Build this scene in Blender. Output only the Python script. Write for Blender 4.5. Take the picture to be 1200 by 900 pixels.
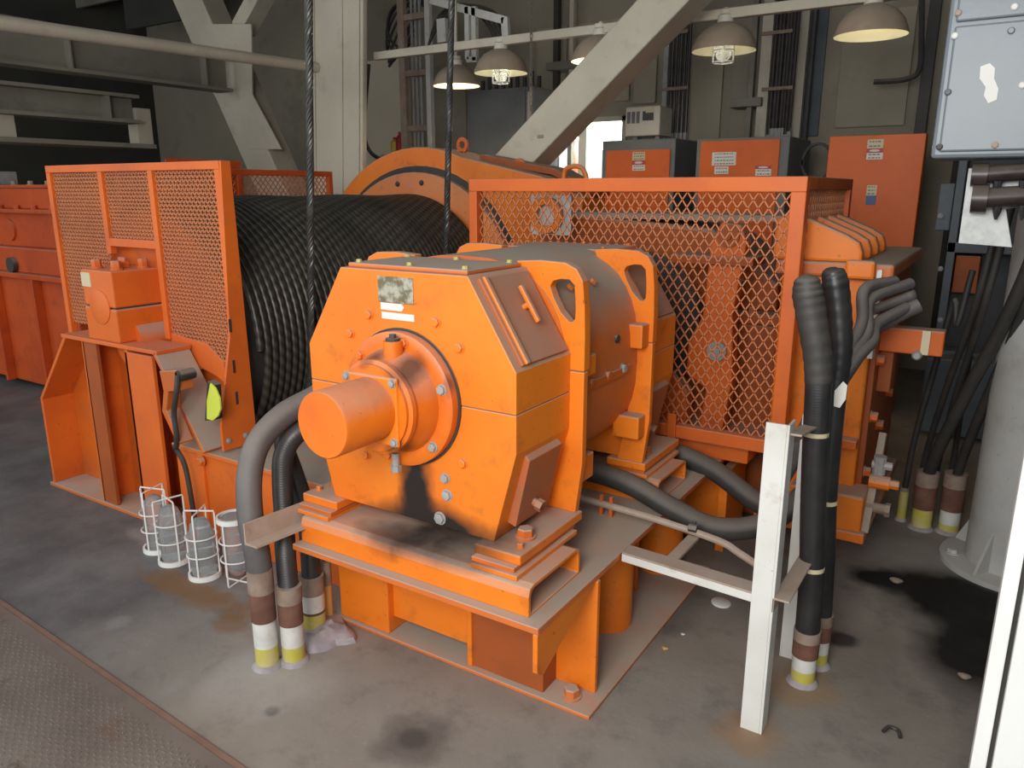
import bpy, bmesh, math, random
from mathutils import Vector, Matrix, Quaternion
random.seed(7)
scene = bpy.context.scene
for o in list(bpy.data.objects):
    bpy.data.objects.remove(o)
COL = scene.collection

# ------------------------------------------------------------------ camera
FPX = 896.0; CAMZ = 1.65; PITCH = math.atan(228 / 896.0); YAW = math.radians(32.5)
cam_d = bpy.data.cameras.new('camera'); cam = bpy.data.objects.new('camera', cam_d); COL.objects.link(cam)
cam_d.sensor_width = 36.0; cam_d.lens = FPX / 1200.0 * 36.0; cam_d.clip_start = 0.02; cam_d.clip_end = 200
cam.location = (0, 0, CAMZ); cam.rotation_euler = (math.pi / 2 - PITCH, 0, YAW)
scene.camera = cam
# ------------------------------------------------------------------ world and light
w = bpy.data.worlds.new('sky'); scene.world = w; w.use_nodes = True
bg = w.node_tree.nodes['Background']; bg.inputs[0].default_value = (0.93, 0.97, 1.0, 1); bg.inputs[1].default_value = 1.15
def area(name, loc, target, size, size_y, power, color):
    d = bpy.data.lights.new(name, 'AREA'); d.shape = 'RECTANGLE'; d.size = size; d.size_y = size_y
    d.energy = power; d.color = color
    o = bpy.data.objects.new(name, d); COL.objects.link(o); o.location = loc
    o.rotation_euler = (Vector(target) - Vector(loc)).to_track_quat('-Z', 'Y').to_euler()
    return o
area('open_doorway_daylight', (-0.35, -1.1, 2.3), (-1.4, 2.6, 0.7), 1.3, 1.1, 90, (1.0, 0.97, 0.92))  # soft key light added behind the camera; no doorway there
area('rear_window_daylight', (-4.0, 8.6, 2.6), (-3.4, 4.0, 1.6), 1.3, 1.0, 260, (0.97, 1.0, 0.97))
vs = scene.view_settings
vs.view_transform = 'Standard'; vs.look = 'None'; vs.gamma = 1.0; vs.use_curve_mapping = False; vs.exposure = 0.0

# ------------------------------------------------------------------ helpers
FW = Vector((-math.sin(YAW) * math.cos(PITCH), math.cos(YAW) * math.cos(PITCH), -math.sin(PITCH)))
RT = Vector((math.cos(YAW), math.sin(YAW), 0)); UP = RT.cross(FW)
def at(px, py, axis, v):
    """point of the place seen at (px, py), on the plane axis = v"""
    d = FW + RT * ((px - 600) / FPX) - UP * ((py - 450) / FPX)
    i = 'xyz'.index(axis); c = Vector((0, 0, CAMZ)); t = (v - c[i]) / d[i]
    return c + d * t
V = Vector
class G:
    def __init__(s): s.v = []; s.f = []; s.uv = None
    def add(s, vs, fs):
        b = len(s.v); s.v += [tuple(q) for q in vs]; s.f += [tuple(i + b for i in f) for f in fs]; return s
    def box(s, x0, x1, y0, y1, z0, z1):
        x0, x1 = sorted((x0, x1)); y0, y1 = sorted((y0, y1)); z0, z1 = sorted((z0, z1))
        return s.add([(x0,y0,z0),(x1,y0,z0),(x1,y1,z0),(x0,y1,z0),(x0,y0,z1),(x1,y0,z1),(x1,y1,z1),(x0,y1,z1)],
                     [(0,3,2,1),(4,5,6,7),(0,1,5,4),(1,2,6,5),(2,3,7,6),(3,0,4,7)])
    def prism(s, pts, vec):
        n = len(pts); vec = V(vec); pts = [V(p) for p in pts]
        nrm = V((0,0,0))
        for i in range(n): nrm += pts[i].cross(pts[(i+1) % n])
        if nrm.dot(vec) > 0: pts = pts[::-1]
        b = pts + [p + vec for p in pts]
        return s.add(b, [tuple(range(n)), tuple(range(2*n-1, n-1, -1))] + [(i, i+n, (i+1) % n + n, (i+1) % n) for i in range(n)])
    def ring(s, outer, inner, vec):
        """plate with a hole: two closed outlines with the same number of points"""
        n = len(outer); vec = V(vec); o = [V(p) for p in outer]; i_ = [V(p) for p in inner]
        b = o + i_ + [p + vec for p in o] + [p + vec for p in i_]; f = []
        for k in range(n):
            j = (k + 1) % n
            f += [(k, j, j+n, k+n), (k+2*n, k+3*n, j+3*n, j+2*n), (k, k+2*n, j+2*n, j), (k+n, j+n, j+3*n, k+3*n)]
        return s.add(b, f)
    def cyl(s, p0, p1, r0, r1=None, n=16, cap=True):
        r1 = r0 if r1 is None else r1; p0 = V(p0); p1 = V(p1); a, b = frame(p1 - p0); vs = []
        for p, r in ((p0, r0), (p1, r1)):
            for k in range(n):
                t = 2*math.pi*k/n; vs.append(p + a*(r*math.cos(t)) + b*(r*math.sin(t)))
        fs = [(k, (k+1) % n, (k+1) % n + n, k + n) for k in range(n)]
        if cap: fs += [tuple(range(n-1, -1, -1)), tuple(range(n, 2*n))]
        return s.add(vs, fs)
    def lathe(s, o, axis, prof, n=32, cap=True):
        """prof: list of (radius, distance along the axis)"""
        o = V(o); ax = V(axis).normalized(); a, b = frame(ax); vs = []; m = len(prof)
        for r, t in prof:
            for k in range(n):
                q = 2*math.pi*k/n; vs.append(o + ax*t + a*(r*math.cos(q)) + b*(r*math.sin(q)))
        fs = [(i*n + k, i*n + (k+1) % n, (i+1)*n + (k+1) % n, (i+1)*n + k) for i in range(m-1) for k in range(n)]
        if cap: fs += [tuple(range(n-1, -1, -1)), tuple(range((m-1)*n, m*n))]
        return s.add(vs, fs)
    def tube(s, path, r, n=8, cap=True, uvlen=None):
        P = [V(p) for p in path]; m = len(P); R = r if isinstance(r, (list, tuple)) else [r]*m
        t0 = (P[1]-P[0]).normalized(); a, b = frame(t0); vs = []; base = len(s.v)
        for i in range(m):
            t = (P[min(i+1, m-1)] - P[max(i-1, 0)]).normalized()
            q = t0.rotation_difference(t); a = q @ a; b = q @ b; t0 = t
            for k in range(n):
                g = 2*math.pi*k/n; vs.append(P[i] + a*(R[i]*math.cos(g)) + b*(R[i]*math.sin(g)))
        fs = [(i*n+k, i*n+(k+1) % n, (i+1)*n+(k+1) % n, (i+1)*n+k) for i in range(m-1) for k in range(n)]
        if cap: fs += [tuple(range(n-1, -1, -1)), tuple(range((m-1)*n, m*n))]
        return s.add(vs, fs)
    def bar(s, p0, p1, wa, wb, upv=(0, 0, 1)):
        """rectangular bar from p0 to p1; wb is measured along upv"""
        p0 = V(p0); p1 = V(p1); d = (p1-p0).normalized(); u = V(upv); u = (u - d*u.dot(d)).normalized(); sd = d.cross(u)
        vs = []
        for p in (p0, p1):
            for sa, sb in ((-1,-1),(1,-1),(1,1),(-1,1)): vs.append(p + sd*(sa*wa/2) + u*(sb*wb/2))
        return s.add(vs, [(3,2,1,0),(4,5,6,7),(0,1,5,4),(1,2,6,5),(2,3,7,6),(3,0,4,7)])
    def mesh(s, name):
        me = bpy.data.meshes.new(name); me.from_pydata(s.v, [], s.f)
        bm = bmesh.new(); bm.from_mesh(me); bmesh.ops.recalc_face_normals(bm, faces=bm.faces); bm.to_mesh(me); bm.free()
        return me
    def build(s, name, mat, parent=None, smooth=False, bevel=0, loc=None, seg=2):
        L = V(WL[parent.name]) if parent else V(loc if loc is not None else base_of(s.v))
        s.v = [tuple(V(q) - L) for q in s.v]
        me = s.mesh(name); me.materials.append(MAT[mat])
        if smooth:
            for p in me.polygons: p.use_smooth = True
            try: me.set_sharp_from_angle(angle=math.radians(38))
            except Exception: pass
        o = bpy.data.objects.new(name, me); COL.objects.link(o)
        if parent: o.parent = parent
        else: o.location = L
        WL[o.name] = tuple(L)
        if bevel:
            m = o.modifiers.new('bevel', 'BEVEL'); m.width = bevel; m.segments = seg; m.limit_method = 'ANGLE'; m.angle_limit = math.radians(40)
            m.harden_normals = False
        return o
WL = {}
def base_of(vs):
    xs = [v[0] for v in vs]; ys = [v[1] for v in vs]; zs = [v[2] for v in vs]
    return ((min(xs)+max(xs))/2, (min(ys)+max(ys))/2, min(zs))
def frame(d):
    d = d.normalized(); u = V((0,0,1)) if abs(d.z) < 0.95 else V((1,0,0))
    a = d.cross(u).normalized(); return a, d.cross(a)
def smoothpath(pts, k=6):
    P = [V(p) for p in pts]; P = [P[0]*2-P[1]] + P + [P[-1]*2-P[-2]]; out = []
    for i in range(1, len(P)-2):
        p0, p1, p2, p3 = P[i-1:i+3]
        for j in range(k):
            t = j/k
            out.append(0.5*((2*p1)+(p2-p0)*t+(2*p0-5*p1+4*p2-p3)*t*t+(3*p1-p0-3*p2+p3)*t**3))
    out.append(P[-2]); return out
def thing(name, loc, label, cat, group=None, kind=None):
    o = bpy.data.objects.new(name, None); COL.objects.link(o); o.location = loc; o.empty_display_size = .1
    WL[o.name] = tuple(loc); return tag(o, label, cat, group, kind)
def tag(o, label=None, cat=None, group=None, kind=None):
    if label: o['label'] = label
    if cat: o['category'] = cat
    if group: o['group'] = group
    if kind: o['kind'] = kind
    return o
def struct(o, label=None, cat=None): return tag(o, label, cat, None, 'structure')
MESH = {}
def shared(key, fn):
    if key not in MESH: MESH[key] = fn().mesh(key)
    return MESH[key]
def inst(name, key, fn, mat, parent, loc, direction=(0,0,1), spin=0.0, smooth=True):
    """one more object that shares the mesh 'key' (modelled along +Z at the origin)"""
    me = shared(key + '_' + mat, fn)
    if not me.materials: me.materials.append(MAT[mat])
    if smooth and not me.get('sm'):
        me['sm'] = 1
        for p in me.polygons: p.use_smooth = True
        try: me.set_sharp_from_angle(angle=math.radians(35))
        except Exception: pass
    o = bpy.data.objects.new(name, me); COL.objects.link(o); o.parent = parent
    o.location = V(loc) - V(WL[parent.name]); o.rotation_mode = 'QUATERNION'
    o.rotation_quaternion = V((0,0,1)).rotation_difference(V(direction).normalized()) @ Quaternion((0,0,1), spin)
    WL[o.name] = tuple(loc); return o
def hexbolt(r, h):
    def f():
        g = G(); g.lathe((0,0,0), (0,0,1), [(r*1.25, 0), (r*1.25, h*.18)], 14); g.lathe((0,0,0), (0,0,1), [(r, h*.18), (r, h*.9), (r*.85, h)], 6); return g
    return f
def bolt(parent, loc, d, r=.014, h=.018, mat='orange', name='bolt', spin=None):
    return inst(name, 'bolt_%d_%d' % (r*1e4, h*1e4), hexbolt(r, h), mat, parent, loc, d, random.uniform(0, 1) if spin is None else spin)

# ------------------------------------------------------------------ materials
MAT = {}
class N:
    def __init__(s, name):
        s.m = bpy.data.materials.new(name); s.m.use_nodes = True; s.t = s.m.node_tree; s.n = s.t.nodes; s.b = s.n['Principled BSDF']; MAT[name] = s.m
    def new(s, t, **k):
        n = s.n.new(t)
        for a, v in k.items():
            if hasattr(n, a): setattr(n, a, v)
        return n
    def link(s, a, b): s.t.links.new(a, b)
    def coord(s, kind='Object'):
        return s.new('ShaderNodeTexCoord').outputs[kind]
    def pos(s): return s.new('ShaderNodeNewGeometry').outputs['Position']
    def noise(s, vec, scale, detail=4, rough=.55, scl=None):
        if scl:
            mp = s.new('ShaderNodeMapping'); mp.inputs['Scale'].default_value = scl; s.link(vec, mp.inputs[0]); vec = mp.outputs[0]
        n = s.new('ShaderNodeTexNoise'); n.inputs['Scale'].default_value = scale; n.inputs['Detail'].default_value = detail; n.inputs['Roughness'].default_value = rough
        s.link(vec, n.inputs['Vector']); return n.outputs['Fac']
    def ramp(s, fac, a, b, lo=0.0, hi=1.0):
        r = s.new('ShaderNodeMapRange'); r.inputs['From Min'].default_value = a; r.inputs['From Max'].default_value = b
        r.inputs['To Min'].default_value = lo; r.inputs['To Max'].default_value = hi; s.link(fac, r.inputs['Value']); return r.outputs['Result']
    def mix(s, fac, a, b):
        m = s.new('ShaderNodeMix', data_type='RGBA'); 
        if isinstance(fac, (int, float)): m.inputs['Factor'].default_value = fac
        else: s.link(fac, m.inputs['Factor'])
        for i, c in ((6, a), (7, b)):
            if isinstance(c, tuple): m.inputs[i].default_value = (*c, 1)
            else: s.link(c, m.inputs[i])
        return m.outputs[2]
    def math(s, op, a, b=None):
        m = s.new('ShaderNodeMath', operation=op)
        for i, c in enumerate((a, b)):
            if c is None: continue
            if isinstance(c, (int, float)): m.inputs[i].default_value = c
            else: s.link(c, m.inputs[i])
        return m.outputs[0]
    def upmask(s, lo=.55, hi=.95):
        g = s.new('ShaderNodeNewGeometry'); x = s.new('ShaderNodeSeparateXYZ'); s.link(g.outputs['Normal'], x.inputs[0]); return s.ramp(x.outputs[2], lo, hi)
    def bump(s, fac, strength=.2, dist=.01):
        b = s.new('ShaderNodeBump'); b.inputs['Strength'].default_value = strength; b.inputs['Distance'].default_value = dist
        s.link(fac, b.inputs['Height']); s.link(b.outputs[0], s.b.inputs['Normal'])
    def blob(s, vec, c, r, soft=.6, scl=(1,1,1), wob=.5):
        """stain mask: 1 inside, 0 outside, with a ragged edge"""
        d = s.new('ShaderNodeVectorMath', operation='SUBTRACT'); s.link(vec, d.inputs[0]); d.inputs[1].default_value = c
        m = s.new('ShaderNodeVectorMath', operation='MULTIPLY'); s.link(d.outputs[0], m.inputs[0]); m.inputs[1].default_value = scl
        l = s.new('ShaderNodeVectorMath', operation='LENGTH'); s.link(m.outputs[0], l.inputs[0])
        n = s.noise(vec, 9 if r < .2 else 5, 4); e = s.math('ADD', l.outputs['Value'], s.math('MULTIPLY', s.math('SUBTRACT', n, .5), r*wob*2))
        return s.ramp(e, r, r*(1-soft), 0, 1)
    def out(s, col, rough=.5, metal=0.0, spec=None):
        if isinstance(col, tuple): s.b.inputs['Base Color'].default_value = (*col, 1)
        else: s.link(col, s.b.inputs['Base Color'])
        if isinstance(rough, (int, float)): s.b.inputs['Roughness'].default_value = rough
        else: s.link(rough, s.b.inputs['Roughness'])
        s.b.inputs['Metallic'].default_value = metal
        if spec is not None: s.b.inputs['Specular IOR Level'].default_value = spec
DUST = (.40, .335, .27)
def paint(name, base, alt, rough=.45, dust=.85, grime=.6, dirt=(.12,.055,.025), scale=3.0, oil=None):
    s = N(name); v = s.pos()
    c = s.mix(s.ramp(s.noise(v, scale, 5), .38, .66), base, alt)
    g = s.ramp(s.noise(v, scale*2.3, 6, .65), .57, .80, 0, grime); c = s.mix(g, c, dirt)
    sp = s.ramp(s.noise(v, 46, 3), .68, .74, 0, grime*.8); c = s.mix(sp, c, dirt)
    if dust:
        dn = s.ramp(s.noise(v, 5, 5, .6), .28, .62, dust*.72, dust*1.08); dm = s.math('MULTIPLY', s.upmask(.12, .6), dn); c = s.mix(dm, c, DUST)
        r = s.math('ADD', s.math('MULTIPLY', dm, .45), rough)
    else: r = rough
    if oil:
        for (cc, rr, sc, wob, amount) in oil:
            m = s.math('MULTIPLY', s.blob(v, cc, rr, .55, sc, wob), amount); c = s.mix(m, c, (.018,.012,.010))
    s.bump(s.noise(v, 60, 3), .08, .003)
    s.out(c, r); return s
OR = (.86, .225, .012); OR2 = (.80, .175, .010)
paint('orange', OR, OR2, oil=[((-1.50,1.78,.70), .080, (1,.5,.32), .35, 1.0), ((-1.40,1.78,.595), .20, (.62,.5,2.0), .35, 1.0), ((-1.50,1.78,.64), .10, (1,.5,1), .5, .9), ((-1.50,1.7,.82), .04, (1,1,1), .4, .8),
      ((-1.60,1.75,.555),.10,(.6,1,1),.6,.5)])
paint('orange_cap', (.86,.20,.010), (.66,.13,.012), rough=.42, dust=.45, grime=.75, dirt=(.22,.075,.03), oil=[((-1.44,1.70,1.14), .06, (1,.6,.8), .5, .75), ((-1.56,1.70,1.15), .05, (1,.6,1.4), .6, .7), ((-1.46,1.66,.90), .05, (1,.6,.7), .5, .6), ((-1.33,1.74,1.12), .03, (1.4,.6,.35), .5, .6)])
paint('orange_body', (.66,.135,.012), (.52,.12,.02), dust=.8, grime=.55, dirt=(.24,.12,.07))
paint('orange_dusty', (.72,.165,.02), (.52,.145,.05), dust=1.0, grime=.6, dirt=(.26,.19,.14))
paint('orange_hatch', (.50,.125,.03), (.38,.125,.05), rough=.7, dust=.55, grime=.4, dirt=(.26,.17,.12))
paint('orange_dull', (.72,.145,.012), (.62,.115,.012), rough=.55, dust=.8, grime=.6)
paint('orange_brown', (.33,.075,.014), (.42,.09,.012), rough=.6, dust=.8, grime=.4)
paint('orange_mesh', (.64,.21,.075), (.52,.18,.08), rough=.6, dust=.3, grime=.3, dirt=(.2,.1,.06))
paint('orange_frame', (.78,.16,.018), (.66,.125,.02), rough=.45, dust=.4, grime=.35, dirt=(.25,.10,.05))
paint('orange_red', (.60,.085,.008), (.48,.06,.006), rough=.55, dust=.5, grime=.5, dirt=(.06,.02,.01))
paint('orange_cabinet', (.74,.14,.012), (.68,.12,.012), rough=.5, dust=.3, grime=.15)
paint('white_paint', (.72,.72,.68), (.62,.61,.56), rough=.45, dust=.5, grime=.55, dirt=(.28,.17,.10), scale=4)
paint('white_clean', (.82,.83,.80), (.76,.77,.74), rough=.4, dust=.2, grime=.2, dirt=(.4,.36,.3))
paint('column_white', (.52,.52,.50), (.42,.42,.40), rough=.5, dust=.3, grime=.4, dirt=(.2,.16,.12))
paint('steel_white', (.62,.565,.445), (.52,.47,.37), rough=.55, dust=.4, grime=.4, dirt=(.16,.13,.10), scale=1.5)
paint('steel_dim', (.27,.255,.20), (.20,.19,.15), rough=.7, dust=.3, grime=.5, dirt=(.05,.045,.04), scale=1.5)
paint('rust_steel', (.34,.25,.19), (.42,.34,.28), rough=.75, dust=.5, grime=.5, dirt=(.20,.08,.035), scale=8)
paint('rust', (.13,.055,.038), (.19,.09,.06), rough=.85, dust=.2, grime=.4, dirt=(.09,.03,.02), scale=14)
paint('coupling', (.30,.23,.18), (.22,.15,.11), rough=.75, dust=.3, grime=.4, scale=14)
paint('stub_white', (.66,.66,.62), (.55,.55,.50), rough=.6, dust=.2, grime=.4, dirt=(.3,.2,.1), scale=14)
paint('stub_yellow', (.50,.44,.06), (.52,.46,.20), rough=.6, dust=.3, grime=.5, dirt=(.6,.58,.5), scale=16)
paint('stub_orange', (.72,.34,.05), (.62,.36,.12), rough=.6, dust=.3, grime=.4, scale=16)
paint('grey_box', (.175,.21,.24), (.145,.175,.20), rough=.35, dust=.3, grime=.25, dirt=(.2,.2,.2))
paint('grey_cabinet', (.19,.20,.205), (.16,.165,.17), rough=.6, dust=.4, grime=.4, dirt=(.08,.08,.075))
paint('dark_cabinet', (.055,.058,.066), (.04,.043,.05), rough=.55, dust=.4, grime=.3)
paint('blue_grey', (.11,.14,.16), (.08,.10,.12), rough=.5, dust=.3, grime=.4)
paint('wall_paint', (.36,.32,.24), (.29,.26,.195), rough=.75, dust=0, grime=.5, dirt=(.10,.09,.075), scale=.9)
paint('wall_beige', (.42,.375,.275), (.34,.30,.22), rough=.7, dust=0, grime=.4, dirt=(.2,.16,.11), scale=1.2)
paint('wall_beige_lit', (.86,.76,.58), (.80,.70,.52), rough=.7, dust=0, grime=.3, dirt=(.45,.38,.28), scale=1.2)  # beige panel paler: lamp light on it is put into the colour
paint('wall_dark', (.075,.072,.06), (.05,.048,.042), rough=.85, dust=0, grime=.4, dirt=(.03,.03,.026), scale=.8)
paint('galvanized', (.62,.64,.62), (.45,.47,.46), rough=.4, dust=0, grime=.4, dirt=(.3,.31,.3), scale=22)
paint('lamp_shade', (.42,.32,.23), (.33,.25,.18), rough=.55, dust=.3, grime=.4, dirt=(.14,.10,.07), scale=6)
paint('black_rubber', (.020,.020,.021), (.035,.034,.034), rough=.38, dust=.12, grime=.3, dirt=(.07,.065,.06), scale=8)
paint('grey_hose', (.115,.105,.105), (.085,.078,.078), rough=.55, dust=.28, grime=.4, dirt=(.17,.15,.135), scale=8)
paint('dusty_black', (.05,.046,.042), (.03,.028,.026), rough=.55, dust=.25, grime=.5, dirt=(.09,.08,.07), scale=6)
paint('dark_steel', (.055,.05,.046), (.035,.032,.03), rough=.55, dust=.5, grime=.5, dirt=(.10,.075,.06))
paint('oily_pipe', (.022,.016,.015), (.045,.032,.03), rough=.35, dust=.2, grime=.5, dirt=(.13,.09,.08), scale=12)
paint('grout', (.38,.345,.36), (.27,.24,.255), rough=.85, dust=0, grime=.5, dirt=(.2,.17,.18), scale=16)
paint('grey_metal', (.38,.38,.37), (.30,.29,.28), rough=.45, dust=.3, grime=.4, dirt=(.2,.16,.13), scale=10)
paint('sign_white', (.78,.77,.72), (.72,.71,.66), rough=.5, dust=0, grime=.1)
paint('sign_red', (.55,.05,.06), (.50,.05,.06), rough=.5, dust=0, grime=.1)
paint('sign_cream', (.70,.62,.40), (.64,.56,.38), rough=.5, dust=0, grime=.1)
paint('sign_blue', (.07,.13,.30), (.08,.14,.30), rough=.5, dust=0, grime=.1)
paint('sign_yellow', (.70,.78,.08), (.64,.72,.08), rough=.45, dust=0, grime=.2)
paint('ink', (.06,.06,.07), (.10,.10,.10), rough=.6, dust=0, grime=.1)
paint('bright_yellow', (.80,.55,.03), (.7,.5,.05), rough=.4, dust=0, grime=.1)
paint('bright_red', (.55,.03,.03), (.45,.03,.03), rough=.4, dust=0, grime=.1)
paint('beige_plastic', (.70,.66,.55), (.64,.60,.50), rough=.5, dust=.3, grime=.2)
s = N('nameplate'); v = s.pos(); c = s.mix(s.ramp(s.noise(v, 38, 5), .42, .58), (.50,.48,.38), (.20,.17,.10)); s.out(c, .4, .5)
s = N('chain'); s.out((.28,.26,.22), .4, .7)
s = N('glass')
s.b.inputs['Transmission Weight'].default_value = .72; s.out((.62,.65,.66), .12); s.b.inputs['IOR'].default_value = 1.22
s = N('window_glass'); s.b.inputs['Transmission Weight'].default_value = 1.0; s.out((.97,1,.97), .02); s.b.inputs['IOR'].default_value = 1.02
# wire rope: twisted strands along the uv length, greasy black
s = N('rope'); uv = s.coord('UV'); mp = s.new('ShaderNodeMapping'); mp.inputs['Rotation'].default_value = (0,0,0); s.link(uv, mp.inputs[0])
wv = s.new('ShaderNodeTexWave', wave_type='BANDS', bands_direction='DIAGONAL'); wv.inputs['Scale'].default_value = 1.0; wv.inputs['Distortion'].default_value = 0.4
s.link(mp.outputs[0], wv.inputs['Vector'])
c = s.mix(wv.outputs['Fac'], (.030,.027,.022), (.078,.070,.054)); v = s.pos(); c = s.mix(s.ramp(s.noise(v, 2.2, 5), .48, .72), c, (.02,.018,.016))
s.bump(wv.outputs['Fac'], .30, .003); s.out(c, .38, .25)
s = N('rope_strand'); v = s.pos(); s.out(s.mix(s.noise(v, 20, 4), (.03,.03,.029), (.14,.14,.13)), .38, .5)
# concrete floor
s = N('concrete'); v = s.pos()
big = s.ramp(s.noise(v, 1.1, 6, .6), .35, .68); c = s.mix(big, (.205,.185,.16), (.305,.275,.235))
left = s.new('ShaderNodeSeparateXYZ'); s.link(v, left.inputs[0])
lm = s.ramp(s.math('ADD', left.outputs[0], s.math('MULTIPLY', s.noise(v, 1.6, 3), .8)), -1.7, -2.5, 0, .85); c = s.mix(lm, c, s.mix(s.ramp(s.noise(v, 2.6, 7, .65), .36, .66), (.070,.074,.082), (.155,.158,.165)))  # left side bluish: daylight tint put into the floor colour
c = s.mix(s.ramp(s.noise(v, 6, 7, .7), .52, .72, 0, .55), c, (.10,.09,.085))
c = s.mix(s.ramp(s.noise(v, 30, 5, .7), .60, .72, 0, .35), c, (.36,.335,.31))
for cc, rr, sc, wob, col, amt in [((.0,3.42,0), .36, (1.15,1.0,1), .3, (.006,.005,.005), 1), ((-.26,3.42,0), .13, (.7,1,1), .3, (.008,.007,.007), 1), ((.12,3.05,0), .34, (1.35,.75,1), .3, (.010,.009,.008), 1), ((-1.347,1.547,0), .062, (1,1,1), .4, (.03,.025,.022), .95),
        ((-1.347,1.547,0), .15, (1,1,1), .6, (.10,.085,.075), .7), ((-1.821,1.397,0), .035, (1,1,1), .5, (.03,.03,.03), .9), ((-.33,2.83,0), .07, (1,1,1), .5, (.03,.026,.024), .9),
        ((-2.70,1.74,0), .15, (.34,1.5,1), .8, (.20,.10,.035), .8), ((-2.35,1.66,0), .10, (.8,1.2,1), .9, (.20,.10,.04), .6), ((-1.95,1.5,0), .25, (1,1,1), .6, (.36,.34,.32), .6), ((-.47,2.13,0), .13, (1,1,1), .6, (.30,.16,.07), .6),
        ((-.40,2.47,0), .16, (1,1,1), .6, (.30,.19,.10), .7), ((-3.35,1.95,0), .10, (.5,1.4,1), .5, (.33,.31,.29), .5), ((-.25,3.75,0), .3, (.6,1.6,1), .5, (.33,.30,.27), .5), ((-1.05,2.75,0), .3, (1.2,.5,1), .6, (.09,.08,.07), .7),
        ((-2.75,1.42,0), .06, (1,1,1), .9, (.30,.30,.30), .35), ((-2.2,1.3,0), .05, (1,1,1), .9, (.30,.29,.28), .3)]:
    c = s.mix(s.math('MULTIPLY', s.blob(v, cc, rr, .5, sc, wob), amt), c, col)
s.bump(s.noise(v, 24, 6, .7), .25, .006); s.out(c, s.ramp(s.noise(v, 4, 4), .3, .7, .55, .85))
s = N('floor_steel'); v = s.pos(); c = s.mix(s.ramp(s.noise(v, 2.2, 6, .6), .35, .65), (.155,.13,.11), (.215,.185,.16))
c = s.mix(s.ramp(s.noise(v, 4.5, 4), .64, .72, 0, .9), c, (.05,.036,.03)); c = s.mix(s.ramp(s.noise(v, 9, 5), .60, .74, 0, .5), c, (.17,.08,.04)); s.bump(s.noise(v, 60, 3), .2, .003); s.out(c, .6, .15)
s = N('lamp_glow'); s.b.inputs['Emission Color'].default_value = (1,.93,.72,1); s.b.inputs['Emission Strength'].default_value = 2.2; s.out((.8,.78,.7), .5)
paint('lamp_inside', (.80,.78,.62), (.74,.72,.56), rough=.4, dust=0, grime=.2, dirt=(.4,.35,.2))

# ================================================================== setting
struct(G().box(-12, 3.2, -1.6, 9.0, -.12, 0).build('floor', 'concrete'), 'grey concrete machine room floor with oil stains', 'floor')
YB = 8.0
WX0, WX1, WZ0, WZ1 = -4.62, -3.62, 1.35, 2.42          # bright window opening in the rear wall
wb = G(); wb.box(-12, WX0, YB, YB+.12, 0, 4.8); wb.box(WX1, 3.2, YB, YB+.12, 0, 4.8); wb.box(WX0, WX1, YB, YB+.12, 0, WZ0); wb.box(WX0, WX1, YB, YB+.12, WZ1, 4.8)
WALL = struct(wb.build('wall_back', 'wall_paint'), 'dim olive grey rear wall of the machine room', 'wall')
for px0, px1, py0, py1, m in [(424,478,66,300,'wall_beige_lit'), (505,545,75,300,'wall_paint'), (628,664,30,132,'wall_beige'), (672,738,84,122,'wall_beige'), (672,738,20,74,'wall_beige'), (742,772,20,122,'wall_beige'), (806,850,40,165,'wall_beige'), (853,886,40,165,'wall_paint'), (938,972,8,160,'blue_grey'), (977,1076,6,150,'wall_beige'), (1088,1180,20,400,'wall_dark')]:
    a = at(px0, py1, 'y', YB-.035); b = at(px1, py0, 'y', YB-.035)
    G().box(a.x, b.x, YB-.035, YB-.002, max(a.z, 0), b.z).build('wall_panel', m, WALL, bevel=.006)
struct(G().box(-12.1, -12, -1.6, 9.0, 0, 4.8).build('wall_left', 'wall_dark'), 'dark left wall behind the walkway', 'wall')
struct(G().box(3.2, 3.3, -1.6, 9.0, 0, 4.8).build('wall_right', 'wall_dark'), 'dark right side wall', 'wall')
struct(G().box(-12, 3.2, .6, 9.0, 4.8, 4.9).build('ceiling', 'wall_dark'), 'dark ceiling of the machine room', 'ceiling')
wn = thing('window_1', (-4.12, YB, WZ0), 'overexposed bright window opening behind the diagonal brace', 'window', kind='structure')
fr = G()
for x in (WX0, WX1-.05): fr.box(x, x+.05, YB-.03, YB+.13, WZ0, WZ1)
fr.box(WX0, WX1, YB-.03, YB+.13, WZ0, WZ0+.05); fr.box(WX0, WX1, YB-.03, YB+.13, WZ1-.05, WZ1)
fr.build('window_frame', 'steel_white', wn)
G().box(-4.20, -4.10, YB-.02, YB+.11, WZ0+.05, WZ1-.05).build('mullion', 'white_clean', wn)
G().box(-4.29, -4.25, YB-.02, YB+.09, WZ0+.05, WZ1-.05).build('mullion', 'orange_red', wn)
for x0, x1 in ((WX0+.05, -4.29), (-4.10, WX1-.05)): G().box(x0, x1, YB+.05, YB+.056, WZ0+.05, WZ1-.05).build('pane', 'window_glass', wn)

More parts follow.
